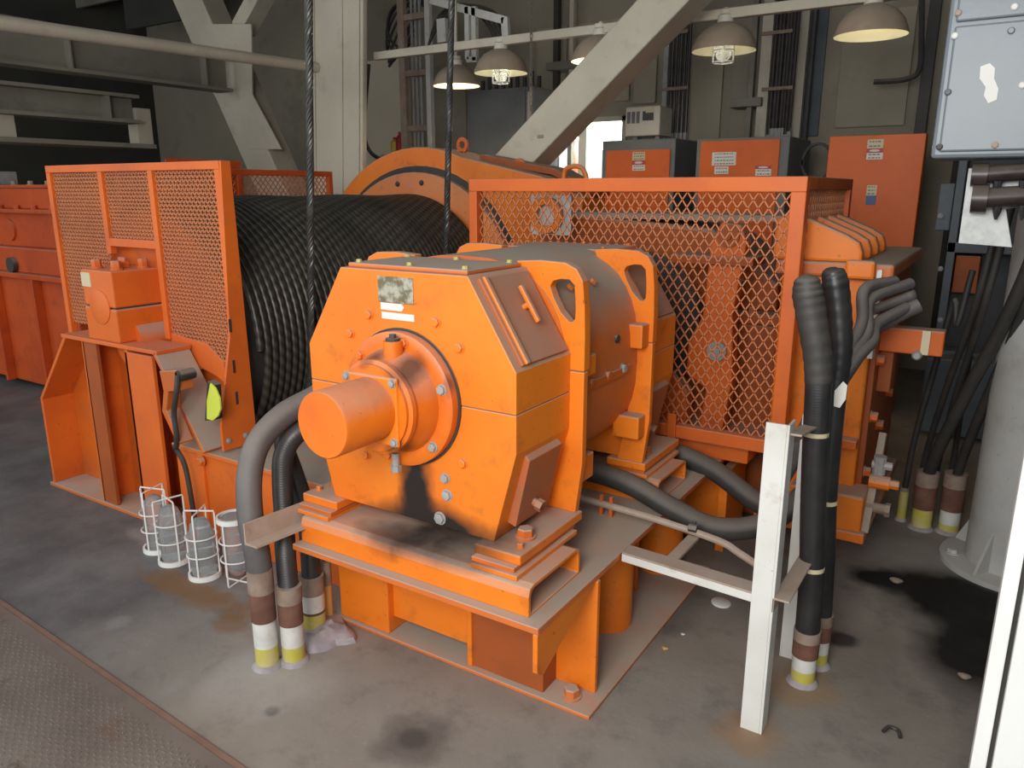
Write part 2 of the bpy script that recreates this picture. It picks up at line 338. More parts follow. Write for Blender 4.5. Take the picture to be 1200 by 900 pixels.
# steel tread plate in the near left floor, with raised bars
tp = thing('tread_plate', (-2.6, .80, 0), 'worn brownish steel tread plate set in the near left floor', 'floor plate')
G().box(-4.6, -1.0, .1, 1.205, 0, .012).build('plate', 'floor_steel', tp, bevel=.003)
g = G()
for i in range(150):
    for j in range(45):
        x = -4.4 + i*.0225; y = .15 + j*.0228 + (.0114 if i % 2 else 0)
        if x > -1.05 or y > 1.16: continue
        dx, dy = (.0070, .0028) if (i + j) % 2 else (.0028, .0070)
        g.add([(x-dx,y-dy,.012),(x+dx,y-dy,.012),(x+dx,y+dy,.012),(x-dx,y+dy,.012),(x-dx*.6,y-dy*.6,.0155),(x+dx*.6,y-dy*.6,.0155),(x+dx*.6,y+dy*.6,.0155),(x-dx*.6,y+dy*.6,.0155)],
              [(4,5,6,7),(0,1,5,4),(1,2,6,5),(2,3,7,6),(3,0,4,7)])
tag(g.build('raised_bar_pattern', 'floor_steel', tp), kind='stuff')
G().box(-4.6, -1.0, 1.205, 1.225, 0, .010).build('edge_strip', 'rust', tp)
tp.rotation_euler.z = -.052

# ================================================================== electric motor
MX, MZ = -1.535, 1.015
MO = thing('electric_motor', (MX, 2.4, .605), 'large orange electric motor with octagonal front face and protruding shaft cover', 'motor')
def octo(s=1.0, up=True):
    """half outlines of the octagonal end housing in x, z"""
    if up: return [(-.415,1.021),(-.415,1.145),(-.25,1.41),(.25,1.41),(.415,1.145),(.415,1.021)]
    return [(-.415,1.019),(.415,1.019),(.415,.90),(.335,.606),(-.335,.606),(-.415,.90)]
def xz(pts, y, s=1.0): return [V((MX + p[0]*s, y, MZ + (p[1]-MZ)*s)) for p in pts]
for nm, up in (('front_upper_housing', True), ('front_lower_housing', False)):
    G().prism(xz(octo(up=up), 1.78), (0,.33,0)).build(nm, 'orange', MO, bevel=.003)
for nm, up in (('rear_upper_housing', True), ('rear_lower_housing', False)):
    G().prism(xz(octo(up=up), 2.70), (0,.33,0)).build(nm, 'orange', MO, bevel=.003)
for y0 in (1.783, 2.70): G().box(MX-.412, MX+.412, y0, y0+.327, 1.0175, 1.0225).build('seam_gasket', 'rust', MO)
# rounded stator casing between the two end housings
def casing(y0, y1, hw, top, bot, n=40):
    g = G(); pts = []
    for k in range(n):
        t = 2*math.pi*k/n; c, sn = math.cos(t), math.sin(t); e = 2/2.7
        x = hw*math.copysign(abs(c)**e, c); h = (top-MZ) if sn > 0 else (MZ-bot); z = MZ + h*math.copysign(abs(sn)**e, sn)
        pts.append(V((MX+x, y0, z)))
    return g.prism(pts, (0, y1-y0, 0))
casing(2.10, 2.72, .405, 1.435, .66).build('stator_casing', 'orange_dusty', MO, smooth=True)
for y0 in (2.105, 2.665):
    for sx in (1, -1):
        def q(pts, y): return [V((MX + sx*a, y, b)) for a, b in pts]
        # lifting lug that fills the cut corner, with a window through it
        n_o = [(.21,1.428),(.30,1.434),(.39,1.430),(.43,1.412),(.452,1.375),(.460,1.30),(.464,1.20),(.464,1.09),(.40,1.09),(.34,1.20),(.28,1.30),(.225,1.38)]
        n_i = [(.336,1.352),(.346,1.370),(.375,1.378),(.405,1.378),(.422,1.362),(.427,1.32),(.429,1.285),(.428,1.258),(.419,1.246),(.405,1.247),(.375,1.275),(.350,1.318)]
        G().ring(q(n_o, y0), q(n_i, y0), (0,.040,0)).build('lifting_lug', 'orange', MO, bevel=.004)
        G().prism(q([(.335,.606),(.442,.606),(.464,.78),(.464,1.088),(.40,1.088),(.395,.95)], y0), (0,.03,0)).build('side_rib', 'orange', MO, bevel=.004)
        # foot with its hold-down bolt
        f0, f1 = (1.74, 2.135) if y0 < 2.4 else (2.665, 3.04)
        ft = G().box(MX+sx*.29, MX+sx*.455, f0, f1, .575, .606).build('foot', 'orange', MO, bevel=.004)
        bolt(ft, (MX+sx*.40, f0+.12, .606), (0,0,1), .026, .032, 'orange_body', 'hold_down_bolt')
        bolt(ft, (MX+sx*.425, f0+.05, .606), (0,0,1), .010, .016, 'orange', 'jacking_screw')
        G().prism([V((MX+sx*a, f0+.10, b)) for a, b in [(.345,.65),(.375,.64),(.425,.865),(.405,.885)]], (0,.20,0)).build('side_cover', 'orange_hatch', MO, bevel=.003)
        ns = V((sx*.96, 0, -.27)); c0 = V((MX+sx*.372, f0+.19, .70))
        G().cyl(c0, c0+ns*.05, .014, n=10).cyl(c0+ns*.028, c0+ns*.05, .020, n=6).build('side_cover_stud', 'orange_hatch', MO)
# top cover plate with bolts
tc = G().box(MX-.235, MX+.235, 1.80, 2.09, 1.41, 1.424).build('top_cover', 'orange_dusty', MO, bevel=.004)
for x in (-.21, 0, .21):
    for y in (1.825, 2.065): bolt(tc, (MX+x, y, 1.424), (0,0,1), .009, .010, 'stub_yellow')
tc = G().box(MX-.235, MX+.235, 2.72, 3.01, 1.41, 1.424).build('top_cover', 'orange_dusty', MO, bevel=.004)
for x in (-.21, 0, .21):
    for y in (2.745, 2.985): bolt(tc, (MX+x, y, 1.424), (0,0,1), .009, .010, 'orange_body')
# inspection hatch on each sloping shoulder
for sx in (1, -1):
    a = V((MX+sx*.25, 0, 1.41)); b = V((MX+sx*.415, 0, 1.145)); d = (b-a); L = d.length; d.normalize(); nn = V((sx*-d.z*sx, 0, 0)); nn = V((-d.z*sx, 0, d.x*sx)); nn.normalize()
    if nn.z < 0: nn = -nn
    def sl(t, y, h): return a + d*(t*L) + V((0,y,0)) + nn*h
    def slab(t0, t1, y0, y1, h0, h1): return G().prism([sl(t0,y0,h0), sl(t1,y0,h0), sl(t1,y1,h0), sl(t0,y1,h0)], nn*(h1-h0))
    for y0, y1 in ((1.815, 2.085), (2.735, 3.0)):
        h = slab(.05, .96, y0, y1, 0, .010).build('inspection_hatch', 'orange_hatch', MO, bevel=.003)
        slab(.05, .96, y0+.012, y0+.03, .010, .020).build('hatch_lip', 'orange', h, bevel=.003)
        if y0 < 2.4:
            slab(.22, .62, 1.955, 1.972, .026, .040).build('hatch_handle', 'orange', h, bevel=.004)
            p = sl(.42, 1.963, .008); G().cyl(p, p+nn*.024, .009, n=10).build('handle_stub', 'orange', h)
# pads and plugs along the visible flank
for y, z, h in ((2.14,1.06,.07), (2.14,.70,.09), (2.60,1.075,.09), (2.60,.72,.09)):
    for sx in (1, -1): G().box(MX+sx*.34, MX+sx*.448, y, y+(.085 if y < 2.4 else .07), z, z+h).build('casing_pad', 'orange', MO, bevel=.006)
for y in (2.27, 2.40, 2.53): bolt(MO, (MX+.403, y, 1.012), (1,0,0), .017, .016, 'grey_metal' if y > 2.5 else 'orange_body')
for sx in (1,-1): G().box(MX+sx*.39, MX+sx*.412, 2.18, 2.60, .985, 1.018).build('casing_flange', 'orange_body', MO, bevel=.003)
G().cyl((MX+.37, 2.48, 1.13), (MX+.408, 2.48, 1.13), .016, n=12).build('plug_hole', 'dark_steel', MO)
for y in (2.25, 2.42): bolt(MO, (MX+.33, y, 1.335), (.7,0,.7), .013, .012, 'orange')
# shaft end: gasket ring, bearing flange, cap, square plate and cover
G().lathe((MX,1.78,MZ), (0,-1,0), [(.222,-.01),(.222,.006),(.214,.006)], 48).build('gasket_ring', 'dark_steel', MO, smooth=True)
bf = G().lathe((MX,1.78,MZ), (0,-1,0), [(.214,0),(.214,.034),(.206,.040),(.176,.040)], 48).build('bearing_flange', 'orange_cap', MO, smooth=True)
G().lathe((MX,1.78,MZ), (0,-1,0), [(.168,.036),(.160,.075),(.138,.110),(.138,.116),(.146,.118),(.146,.135),(.134,.140),(.134,.150)], 48).build('bearing_cap', 'orange_cap', MO, smooth=True)
for k in range(6):
    t = math.radians(30 + k*60 - 12); bolt(bf, (MX+.190*math.cos(t), 1.74, MZ+.190*math.sin(t)), (0,-1,0), .014, .014, 'orange_cap' if k in (1,2,4,3) else 'grey_metal')
for t in (62, 40, -38, -57, -128, 140, 118):
    t = math.radians(t); bolt(MO, (MX+.285*math.cos(t), 1.78, MZ+.285*math.sin(t)), (0,-1,0), .014, .013, 'grey_metal' if t in (math.radians(-57),) else 'orange')
bolt(MO, (MX+.16, 1.78, .72), (0,-1,0), .016, .012, 'grey_metal'); bolt(MO, (MX+.13, 1.78, .635), (0,-1,0), .018, .012, 'grey_metal')
oc = G().cyl((MX+.02,1.712,MZ+.135), (MX+.02,1.712,MZ+.195), .030, n=18).build('oil_cup', 'orange_cap', MO, smooth=True)
G().cyl((MX+.02,1.712,MZ+.195), (MX+.02,1.712,MZ+.203), .022, n=14).cyl((MX+.02,1.712,MZ+.203), (MX+.02,1.712,MZ+.215), .011, n=6).build('oil_cup_cap', 'dark_steel', oc)
dp = G().cyl((MX+.01,1.715,MZ-.215), (MX+.01,1.715,MZ-.165), .012, n=10).cyl((MX+.01,1.715,MZ-.225), (MX+.01,1.715,MZ-.205), .017, n=6).build('drain_plug', 'grey_metal', MO)
sp = G().box(MX-.105, MX+.105, 1.622, 1.634, MZ-.105, MZ+.105).build('cover_plate', 'orange', MO, bevel=.008)
for a_, b_ in ((-1,-1),(1,-1),(1,1),(-1,1)): bolt(sp, (MX+a_*.09, 1.622, MZ+b_*.09), (0,-1,0), .011, .010, 'grey_metal')
G().lathe((MX,1.625,MZ), (0,-1,0), [(.098,0),(.098,.192),(.094,.198)], 40).build('shaft_cover', 'orange_cap', MO, smooth=True)
# nameplate and two paper strips
npl = G().box(MX-.09, MX+.05, 1.776, 1.781, 1.312, 1.392).build('nameplate', 'nameplate', MO, bevel=.001)
for x, z in ((-.083,1.319),(.043,1.319),(.043,1.385),(-.083,1.385)): bolt(npl, (MX+x, 1.776, z), (0,-1,0), .003, .002, 'grey_metal', 'rivet')
G().prism([V((MX+x, 1.779, z)) for x, z in [(-.082,1.288),(.003,1.288),(.012,1.300),(.003,1.310),(-.082,1.310)]], (0,-.002,0)).build('paper_strip', 'sign_white', MO)
G().box(MX-.080, MX+.050, 1.7775, 1.7795, 1.260, 1.281).build('paper_strip', 'sign_white', MO)
tg = G().box(MX+.398, MX+.40, 2.16, 2.185, 1.165, 1.195).build('wire_tag', 'galvanized', MO)

# ================================================================== skid under the motor
SK = thing('motor_skid', (MX, 2.4, 0), 'orange welded steel skid carrying the electric motor', 'machine base')
G().box(-2.04, -.925, 1.91, 3.10, 0, .014).build('floor_plate', 'orange_dusty', SK, bevel=.003)
G().box(-2.03, -1.78, 1.925, 2.10, .014, .428).build('front_panel', 'orange', SK, bevel=.005)
G().box(-1.78, -1.41, 1.955, 1.97, .075, .428).build('recessed_panel', 'orange', SK, bevel=.003)
G().box(-1.415, -1.395, 1.925, 2.04, .014, .428).build('stiffener', 'orange', SK, bevel=.004)
G().box(-1.40, -1.11, 1.935, 2.03, .014, .428).build('corner_box', 'orange_brown', SK, bevel=.003)  # oily brown, with the gusset's shade put into the colour
G().box(-1.12, -.962, 2.025, 2.045, .014, .428).build('web_plate', 'orange', SK, bevel=.003)
G().prism([V((-.985, y, z)) for y, z in [(1.655,.428),(1.655,.305),(1.69,.280),(2.025,.428)]], (.016,0,0)).build('gusset', 'orange', SK, bevel=.002)
G().box(-1.965, -.967, 1.655, 3.42, .428, .45).build('top_plate', 'orange_dusty', SK, bevel=.003)
bolt(SK, (-1.02, 1.97, .014), (0,0,1), .026, .036, 'orange_dusty', 'anchor_bolt')
for y in (2.46, 3.0): 
    for x in (-1.13, -1.92): G().cyl((x, y, .014), (x, y, .428), .10, n=24).build('pipe_leg', 'orange', SK, smooth=True)
G().box(-1.9, -1.12, 2.72, 2.745, .014, .428).build('web_plate', 'orange_dull', SK, bevel=.003)
def channel(y0, y1, name, m):
    # open-ended channel beam lying across the skid
    o = [(y0,.45),(y1,.45),(y1,.513),(y1-.008,.537),(y1-.03,.545),(y0+.03,.545),(y0+.008,.537),(y0,.513)]
    i = [(y0+.014,.458),(y1-.014,.458),(y1-.014,.511),(y1-.020,.525),(y1-.034,.532),(y0+.034,.532),(y0+.020,.525),(y0+.014,.511)]
    x0 = -1.955; return G().ring([V((x0, a, b)) for a, b in o], [V((x0, a, b)) for a, b in i], (.935, 0, 0)).build(name, m, SK, bevel=.003)
channel(1.69, 2.01, 'cross_channel', 'orange'); channel(2.66, 2.98, 'cross_channel', 'orange')
for sx in (1, -1):
    for y0, y1 in ((1.705, 2.08), (2.665, 3.02)):
        G().box(MX+sx*.30, MX+sx*.465, y0, y1, .545, .560).build('shim_plate', 'orange', SK, bevel=.002)
        G().box(MX+sx*.295, MX+sx*.448, y0+.012, y1+.015, .560, .575).build('shim_plate', 'orange_body', SK, bevel=.002)
G().prism([V((-1.985,1.76,.50)), V((-1.985,1.76,.575)), V((-1.978,1.76,.575)), V((-1.978,1.76,.507)), V((-1.925,1.76,.507)), V((-1.925,1.76,.50))], (-.018,-.27,.005)).build('angle_bracket', 'rust_steel', SK)
tag(SK.children[-1], 'rusty grey angle iron bracket')
G().box(-.97, -.93, 3.30, 3.6, .0, .40).build('rear_post', 'orange', SK, bevel=.003)
G().box(-1.36, -.98, 3.36, 3.38, .014, .428).build('web_plate', 'orange', SK, bevel=.003)

# ================================================================== expanded-metal sheet
def expanded(o, u, v_, W, Hh, dw, dh, t, nrm, depth):
    """diamond mesh W x Hh from corner o along unit vectors u (width), v_ (height); strand width t, depth along nrm"""
    g = G(); o = V(o); u = V(u); v_ = V(v_); nrm = V(nrm); nc = max(2, round(W/dw)); nr = max(2, round(Hh/dh))*2; sx = W/nc; sy = Hh/nr
    for i in range(nc+1):
        for sgn in (1, -1):
            pts = []
            for j in range(nr+1):
                a = i*sx + (sgn*sx*.5 if j % 2 else 0)
                pts.append((min(max(a, 0), W), j*sy))
            b = len(g.v); 
            if all(abs(p[0]-pts[0][0]) < 1e-6 for p in pts): continue
            for a, h in pts:
                c = o + u*a + v_*h
                for su, sn in ((-1,-1),(1,-1),(1,1),(-1,1)): g.v.append(tuple(c + u*(su*t/2) + nrm*(sn*depth/2)))
            for j in range(len(pts)-1):
                if sgn == -1 and False: continue
                for k in range(4): g.f.append((b+j*4+k, b+j*4+(k+1) % 4, b+(j+1)*4+(k+1) % 4, b+(j+1)*4+k))
    return g
X, Y, Z = V((1,0,0)), V((0,1,0)), V((0,0,1))

# ================================================================== coupling cage behind the motor
CY, CX0, CX1, CZ0, CZ1 = 3.22, -2.31, -.685, .545, 1.70
CG = thing('coupling_guard_cage', ((CX0+CX1)/2, 3.7, CZ0), 'orange framed expanded-metal cage standing behind the motor', 'machine guard')
bw = .06
G().box(CX0, CX1, CY, CY+bw, CZ1-bw, CZ1).build('top_rail', 'orange_frame', CG, bevel=.004)
G().box(CX0, CX1, CY, CY+bw, CZ0, CZ0+bw).build('bottom_rail', 'orange_frame', CG, bevel=.004)
G().box(CX0, CX0+bw*.8, CY, CY+bw, CZ0+bw, CZ1-bw).build('corner_post', 'orange_frame', CG, bevel=.004)
G().box(CX1-bw, CX1, CY, CY+bw, CZ0+bw, CZ1-bw).build('corner_post', 'orange_frame', CG, bevel=.004)
for x in (CX0, CX1-.05):
    G().box(x, x+.05, CY+bw, 4.25, CZ1-.05, CZ1).build('top_rail', 'orange_dull', CG, bevel=.004)
    G().box(x, x+.05, 4.20, 4.25, CZ0, CZ1-.05).build('corner_post', 'orange_frame', CG, bevel=.004)
G().box(CX0+.05, CX1-.05, 4.20, 4.25, CZ1-.05, CZ1).build('top_rail', 'orange_dull', CG, bevel=.004)
expanded((CX0+bw*.8, CY+.03, CZ0+bw), X, Z, CX1-CX0-bw*1.8, CZ1-CZ0-2*bw, .0430, .0640, .0064, Y, .006).build('mesh_panel', 'orange_mesh', CG)
expanded((CX1-.025, CY+bw, CZ1-.55), Y, Z, .92, .50, .0430, .0640, .0064, X, .006).build('mesh_panel', 'orange_mesh', CG)
G().box(-1.20, -1.16, CY-.015, CY-.001, .47, .66).build('latch_strap', 'orange_frame', CG, bevel=.003)
# gearing seen through the cage
GB = thing('gear_reducer', (-1.5, 3.9, 0), 'orange gear reducer and brake seen through the cage mesh', 'gearbox')
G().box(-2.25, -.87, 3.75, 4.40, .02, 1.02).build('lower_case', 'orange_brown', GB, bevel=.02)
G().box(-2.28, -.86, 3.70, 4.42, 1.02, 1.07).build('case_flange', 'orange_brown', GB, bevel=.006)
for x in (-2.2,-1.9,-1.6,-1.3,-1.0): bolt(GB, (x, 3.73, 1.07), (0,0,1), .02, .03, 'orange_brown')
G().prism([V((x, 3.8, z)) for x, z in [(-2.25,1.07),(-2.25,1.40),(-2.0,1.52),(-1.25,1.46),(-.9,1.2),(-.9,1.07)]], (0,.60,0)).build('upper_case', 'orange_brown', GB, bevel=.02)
G().lathe((MX, 3.05, MZ), (0,1,0), [(.06,0),(.06,.20),(.15,.20),(.15,.30),(.09,.30),(.09,.36),(.15,.36),(.15,.46),(.10,.46),(.10,.70)], 32).build('shaft_coupling', 'dark_steel', GB, smooth=True)
G().lathe((MX, 3.55, MZ), (0,1,0), [(.34,0),(.34,.06),(.10,.06)], 48).build('brake_disc', 'dark_steel', GB, smooth=True)
arm = G().prism([V((x, 3.42, z)) for x, z in [(-1.13,.48),(-1.02,.48),(-.98,.80),(-1.00,1.10),(-.96,1.42),(-.99,1.50),(-1.08,1.51),(-1.12,1.42),(-1.14,1.08),(-1.20,.96),(-1.20,.80),(-1.10,.74)]], (0,.09,0)).build('brake_arm', 'orange_dull', GB, bevel=.01)
G().lathe((-1.055, 3.42, .93), (0,-1,0), [(.045,0),(.045,.02),(.022,.02),(.022,.04)], 18).build('pivot_pin', 'grey_metal', arm, smooth=True)
G().lathe((-1.04, 3.42, 1.45), (0,-1,0), [(.05,0),(.05,.015),(.018,.015),(.018,.03)], 18).build('pivot_pin', 'orange_brown', arm, smooth=True)
G().box(-1.30, -.92, 3.40, 3.62, 1.32, 1.36).build('brake_link', 'orange_brown', GB, bevel=.006)
G().prism([V((x, 3.46, z)) for x, z in [(-1.32,.50),(-1.20,.50),(-1.20,.70),(-1.28,.80),(-1.42,.62)]], (0,.08,0)).build('brake_lever', 'orange_dull', GB, bevel=.008)
G().box(-1.75, -.85, 3.30, 3.70, .451, .52).build('brake_base', 'orange_dull', GB, bevel=.006)
G().cyl((-1.35,3.5,.62), (-.98,3.46,1.26), .018, n=10).build('brake_rod', 'dark_steel', GB, smooth=True)
G().lathe((-2.03, 3.62, 1.50), (0,-1,0), [(.055,-.10),(.055,.0)], 20).build('actuator_drum', 'orange', GB, smooth=True)
G().ring([V((-2.03+.095*math.cos(k*math.pi/10), 3.50, 1.52+.095*math.sin(k*math.pi/10))) for k in range(20)], [V((-2.03+.055*math.cos(k*math.pi/10), 3.50, 1.52+.055*math.sin(k*math.pi/10))) for k in range(20)], (0,.03,0)).build('lifting_eye', 'orange', GB, bevel=.004)
G().box(-2.14, -1.90, 3.545, 3.56, 1.42, 1.62).build('backing_plate', 'galvanized', GB)
G().box(-2.25, -.85, 3.80, 4.2, 1.50, 1.53).build('cable_tray', 'rust_steel', GB, bevel=.003)
# ================================================================== gear cover ring at the far end of the drum
DX, DZ, DR = -3.65, .90, .715
GC = thing('bull_gear_cover', (DX, 4.55, 0), 'rounded orange bull gear cover rising beyond the rope drum', 'gear cover')
RO = 1.045
pts = [(DX+RO*math.cos(t), DZ+RO*math.sin(t)) for t in [math.radians(a) for a in range(200, 62, -6)]] + [(-2.62,1.735),(-2.31,1.60),(-2.31,1.38),(-2.30,.05),(-4.4,.05)]
G().prism([V((x, 4.46, z)) for x, z in pts], (0,.34,0)).build('cover_shell', 'orange', GC, bevel=.012)
G().lathe((DX, 4.46, DZ), (0,-1,0), [(.915,-.005),(.915,.006),(.86,.006)], 64).build('dark_seal_ring', 'dark_steel', GC, smooth=True)
G().lathe((DX, 4.46, DZ), (0,-1,0), [(.87,0),(.87,.05),(.855,.06)], 64).build('gear_rim', 'orange', GC, smooth=True)
G().prism([V((x, 4.60, z)) for x, z in [(-3.2,1.84),(-2.62,1.745),(-2.3,1.61),(-2.3,1.64),(-2.6,1.785),(-3.2,1.89)]], (0,.24,0)).build('top_flange', 'orange_brown', GC, bevel=.003)
for (px, py) in ((541, 170), (608, 195)):
    p = at(px, py, 'y', 4.62)
    G().ring([V((p.x+.050*math.cos(k*math.pi/8), 4.62, p.z+.055*math.sin(k*math.pi/8))) for k in range(16)], [V((p.x+.025*math.cos(k*math.pi/8), 4.62, p.z+.025*math.sin(k*math.pi/8))) for k in range(16)], (0,.02,0)).build('lifting_eye', 'orange_dull', GC, bevel=.003)
    G().box(p.x-.02, p.x+.02, 4.62, 4.64, 1.60, p.z-.045).build('eye_shank', 'orange_dull', GC)
G().tube(smoothpath([(-2.50,4.55,1.70),(-2.48,4.55,1.78),(-2.38,4.55,1.79),(-2.33,4.55,1.72),(-2.32,4.55,1.58)], 5), .016, 8).build('grab_handle', 'orange', GC, smooth=True)
for k in (84, 100):
    t = math.radians(k); bolt(GC, (DX+.80*math.cos(t), 4.40, DZ+.80*math.sin(t)), (0,-1,0), .016, .012, 'dark_steel')
# ================================================================== drum
DY0, DY1 = 2.37, 4.385
DM = thing('winch_drum', (DX, 3.4, .2), 'large horizontal winch drum wound full of greasy black wire rope', 'winch drum')
G().lathe((DX, DY0-.02, DZ), (0,1,0), [(.66,0),(.66,DY1-DY0+.02)], 48).build('drum_barrel', 'dark_steel', DM, smooth=True)
G().lathe((DX, DY0-.06, DZ), (0,1,0), [(.12,-.16),(.12,.0),(.64,.0),(.64,.045)], 64).build('end_flange', 'orange_dull', DM, smooth=True)
# one continuous helical winding, joined, with uv so the strands twist
turns = 46; seg = 64; r = .0205; pitch = (DY1-DY0-.03)/turns; npts = turns*seg
vs_, fs_, uvs = [], [], []; ns = 8
for i in range(npts+1):
    t = 2*math.pi*i/seg; yy = DY0 + .015 + pitch*i/seg; R0 = DR-.018 + .004*math.sin(yy*9)
    c_, s_ = math.cos(t), math.sin(t)
    for k in range(ns):
        a = 2*math.pi*k/ns + .3; rr = R0 + r*math.cos(a); vs_.append((DX+rr*c_ - DX, yy + r*math.sin(a) - 3.4, DZ+rr*s_ - .2))
for i in range(npts):
    for k in range(ns):
        fs_.append((i*ns+k, i*ns+(k+1) % ns, (i+1)*ns+(k+1) % ns, (i+1)*ns+k)); a = k/ns; b = (k+1)/ns; L0 = i*2*math.pi*DR/seg; L1 = (i+1)*2*math.pi*DR/seg
        uvs += [(a, L0), (b, L0), (b, L1), (a, L1)]
me = bpy.data.meshes.new('rope_winding'); me.from_pydata(vs_, [], fs_); ul = me.uv_layers.new(name='UVMap')
buf = []
for a, L in uvs: buf += [a*.62, L*11.0]
ul.data.foreach_set('uv', buf)
for p_ in me.polygons: p_.use_smooth = True
me.materials.append(MAT['rope']); ro = bpy.data.objects.new('rope_winding', me); COL.objects.link(ro); ro.parent = DM; WL[ro.name] = WL[DM.name]
tag(ro, 'greasy black steel rope wound in close turns')
def wire_rope(p0, p1, R, label):
    """six-strand rope: lies on the drum for a short arc, leaves it at the tangent point and rises to p1"""
    p0 = V(p0); p1 = V(p1); rc = p0.x - DX; pth = []
    for k in range(10):
        q = math.radians(-48 + 48*k/9.0); pth.append(V((DX+rc*math.cos(q), p0.y, DZ+rc*math.sin(q))))
    pth = pth[:-1] + [V((p0.x, p0.y, DZ + .02))]
    top = p1; n = 60; a0 = pth[-1]
    pth += [a0 + (top-a0)*(i/n) for i in range(1, n+1)]
    cum = [0.0]
    for i in range(1, len(pth)): cum.append(cum[-1] + (pth[i]-pth[i-1]).length)
    L = cum[-1]; rt = thing('hoist_rope', tuple(pth[0]), label, 'wire rope')
    m = int(L/.014); C_ = []; j = 0
    for i in range(m+1):
        s_ = L*i/m
        while j < len(cum)-2 and cum[j+1] < s_: j += 1
        C_.append((s_, pth[j] + (pth[j+1]-pth[j])*((s_-cum[j])/(cum[j+1]-cum[j])), (pth[j+1]-pth[j]).normalized()))
    for st in range(6):
        path = []
        for s_, c_, d_ in C_:
            b_ = V((0,1,0)); a_ = b_.cross(d_).normalized(); b_ = d_.cross(a_); q = 2*math.pi*(s_/.15 + st/6); path.append(c_ + a_*(R*.62*math.cos(q)) + b_*(R*.62*math.sin(q)))
        G().tube(path, R*.46, 6).build('rope_strand', 'rope_strand', rt, smooth=True)
    return rt
def extend(p0, p1, z): d = (p1-p0); return p0 + d*((z-p0.z)/d.z)
a_ = at(363, 372, 'x', DX+DR+.022); b_ = at(361, 0, 'y', a_.y-.06); wire_rope(a_, extend(a_, b_, 4.78), .017, 'steel hoist rope rising from the middle of the drum, nearer the mesh guard')
a_ = at(519, 285, 'x', DX+DR+.022); a_ = V((a_.x, a_.y, 1.15)); b_ = at(527, 0, 'y', a_.y-.06); c_ = at(519.5, 285, 'x', DX+DR+.022); wire_rope(c_, extend(c_, b_, 4.78), .018, 'steel hoist rope rising from the far end of the drum')

# ================================================================== mesh guard in front of the drum end
GY = 2.25
MG = thing('drum_guard', (-3.65, GY, .5), 'tall orange mesh guard panel in front of the drum end', 'machine guard')
gx = [-4.355, -3.87, -3.45, -2.955]
for x, z0 in zip(gx, (.86, 1.33, .93, .90)):
    G().box(x-.016, x+.02, GY-.02, GY+.015, z0, 1.735).build('upright', 'orange_frame', MG, bevel=.003)
G().box(gx[0]-.016, gx[3]+.02, GY-.02, GY+.015, 1.735, 1.772).build('top_rail', 'orange_frame', MG, bevel=.003)
G().box(gx[1]+.02, gx[2]-.016, GY-.02, GY+.015, 1.37, 1.41).build('middle_rail', 'orange_frame', MG, bevel=.003)
def emesh(x0, x1, z0, z1): expanded((x0, GY, z0), X, Z, x1-x0, z1-z0, .028, .038, .0072, Y, .007).build('mesh_panel', 'orange_mesh', MG)
emesh(gx[0]+.02, gx[1]-.016, .93, 1.735); emesh(gx[1]+.02, gx[2]-.016, 1.41, 1.735); emesh(gx[2]+.02, gx[3]-.016, .80, 1.735)
G().prism([V((x, GY-.008, z)) for x, z in [(-3.44,.87),(-3.44,.96),(-3.16,.935),(-3.05,.86),(-3.02,.74),(-3.10,.78)]], (0,.012,0)).build('lower_bracket', 'orange_frame', MG, bevel=.002)
G().prism([V((-2.938, y, z)) for y, z in [(2.235,1.772),(2.285,1.772),(2.30,.52),(2.255,.47),(2.11,.475),(2.11,.60),(2.20,1.00)]], (.014,0,0)).build('side_plate', 'orange_frame', MG, bevel=.002)
for y, z in ((2.14,.52),(2.235,.52)): bolt(MG, (-2.924, y, z), (1,0,0), .011, .010, 'grey_metal')
for z in (1.02, .83, .68): G().box(-2.926, -2.921, 2.20, 2.212, z, z+.06).build('side_slot', 'dark_steel', MG)
# rear mesh guard behind the drum
RG = thing('rear_drum_guard', (-4.5, 3.8, .0), 'low orange mesh guard visible just above the drum rope', 'machine guard')
for z in (1.745, 1.30, .70): G().box(-4.52, -4.48, 2.7, 4.44, z, z+.04).build('rail', 'orange_red', RG, bevel=.003)
for y in (2.7, 3.55, 4.40): G().box(-4.52, -4.48, y, y+.04, 0, 1.745).build('upright', 'orange_red', RG, bevel=.003)
expanded((-4.5, 3.60, 1.34), Y, Z, .80, .405, .045, .05, .008, X, .006).build('mesh_panel', 'orange_mesh', RG)
expanded((-4.5, 2.74, 1.34), Y, Z, .80, .405, .045, .05, .008, X, .006).build('mesh_panel', 'orange_mesh', RG)
G().box(-4.53, -4.525, 3.05, 3.62, 1.60, 1.84).build('back_sheet', 'orange_red', RG)
# ================================================================== bearing pedestal
BP = thing('drum_bearing_pedestal', (-3.65, 2.15, 0), 'orange bearing pedestal with dusty sloping flange carrying the drum shaft', 'bearing stand')
G().box(-4.46, -3.31, 2.05, 2.34, 0, .02).build('floor_plate', 'orange_dusty', BP, bevel=.003)
G().prism([V((x, 2.23, z)) for x, z in [(-4.42,.02),(-4.42,.52),(-4.08,.90),(-3.29,.90),(-3.29,.02)]], (0,.01,0)).build('web_plate', 'orange_body', BP, bevel=.003)
G().prism([V((x, 2.06, z)) for x, z in [(-4.44,.02),(-4.42,.02),(-4.42,.515),(-4.075,.90),(-4.09,.915),(-4.44,.522)]], (0,.20,0)).build('left_flange', 'orange_dull', BP, bevel=.003)
G().prism([V((x, 2.05, z)) for x, z in [(-3.30,.90),(-3.285,.915),(-2.985,.478),(-3.0,.465)]], (0,.18,0)).build('sloping_flange', 'orange_dusty', BP, bevel=.003)
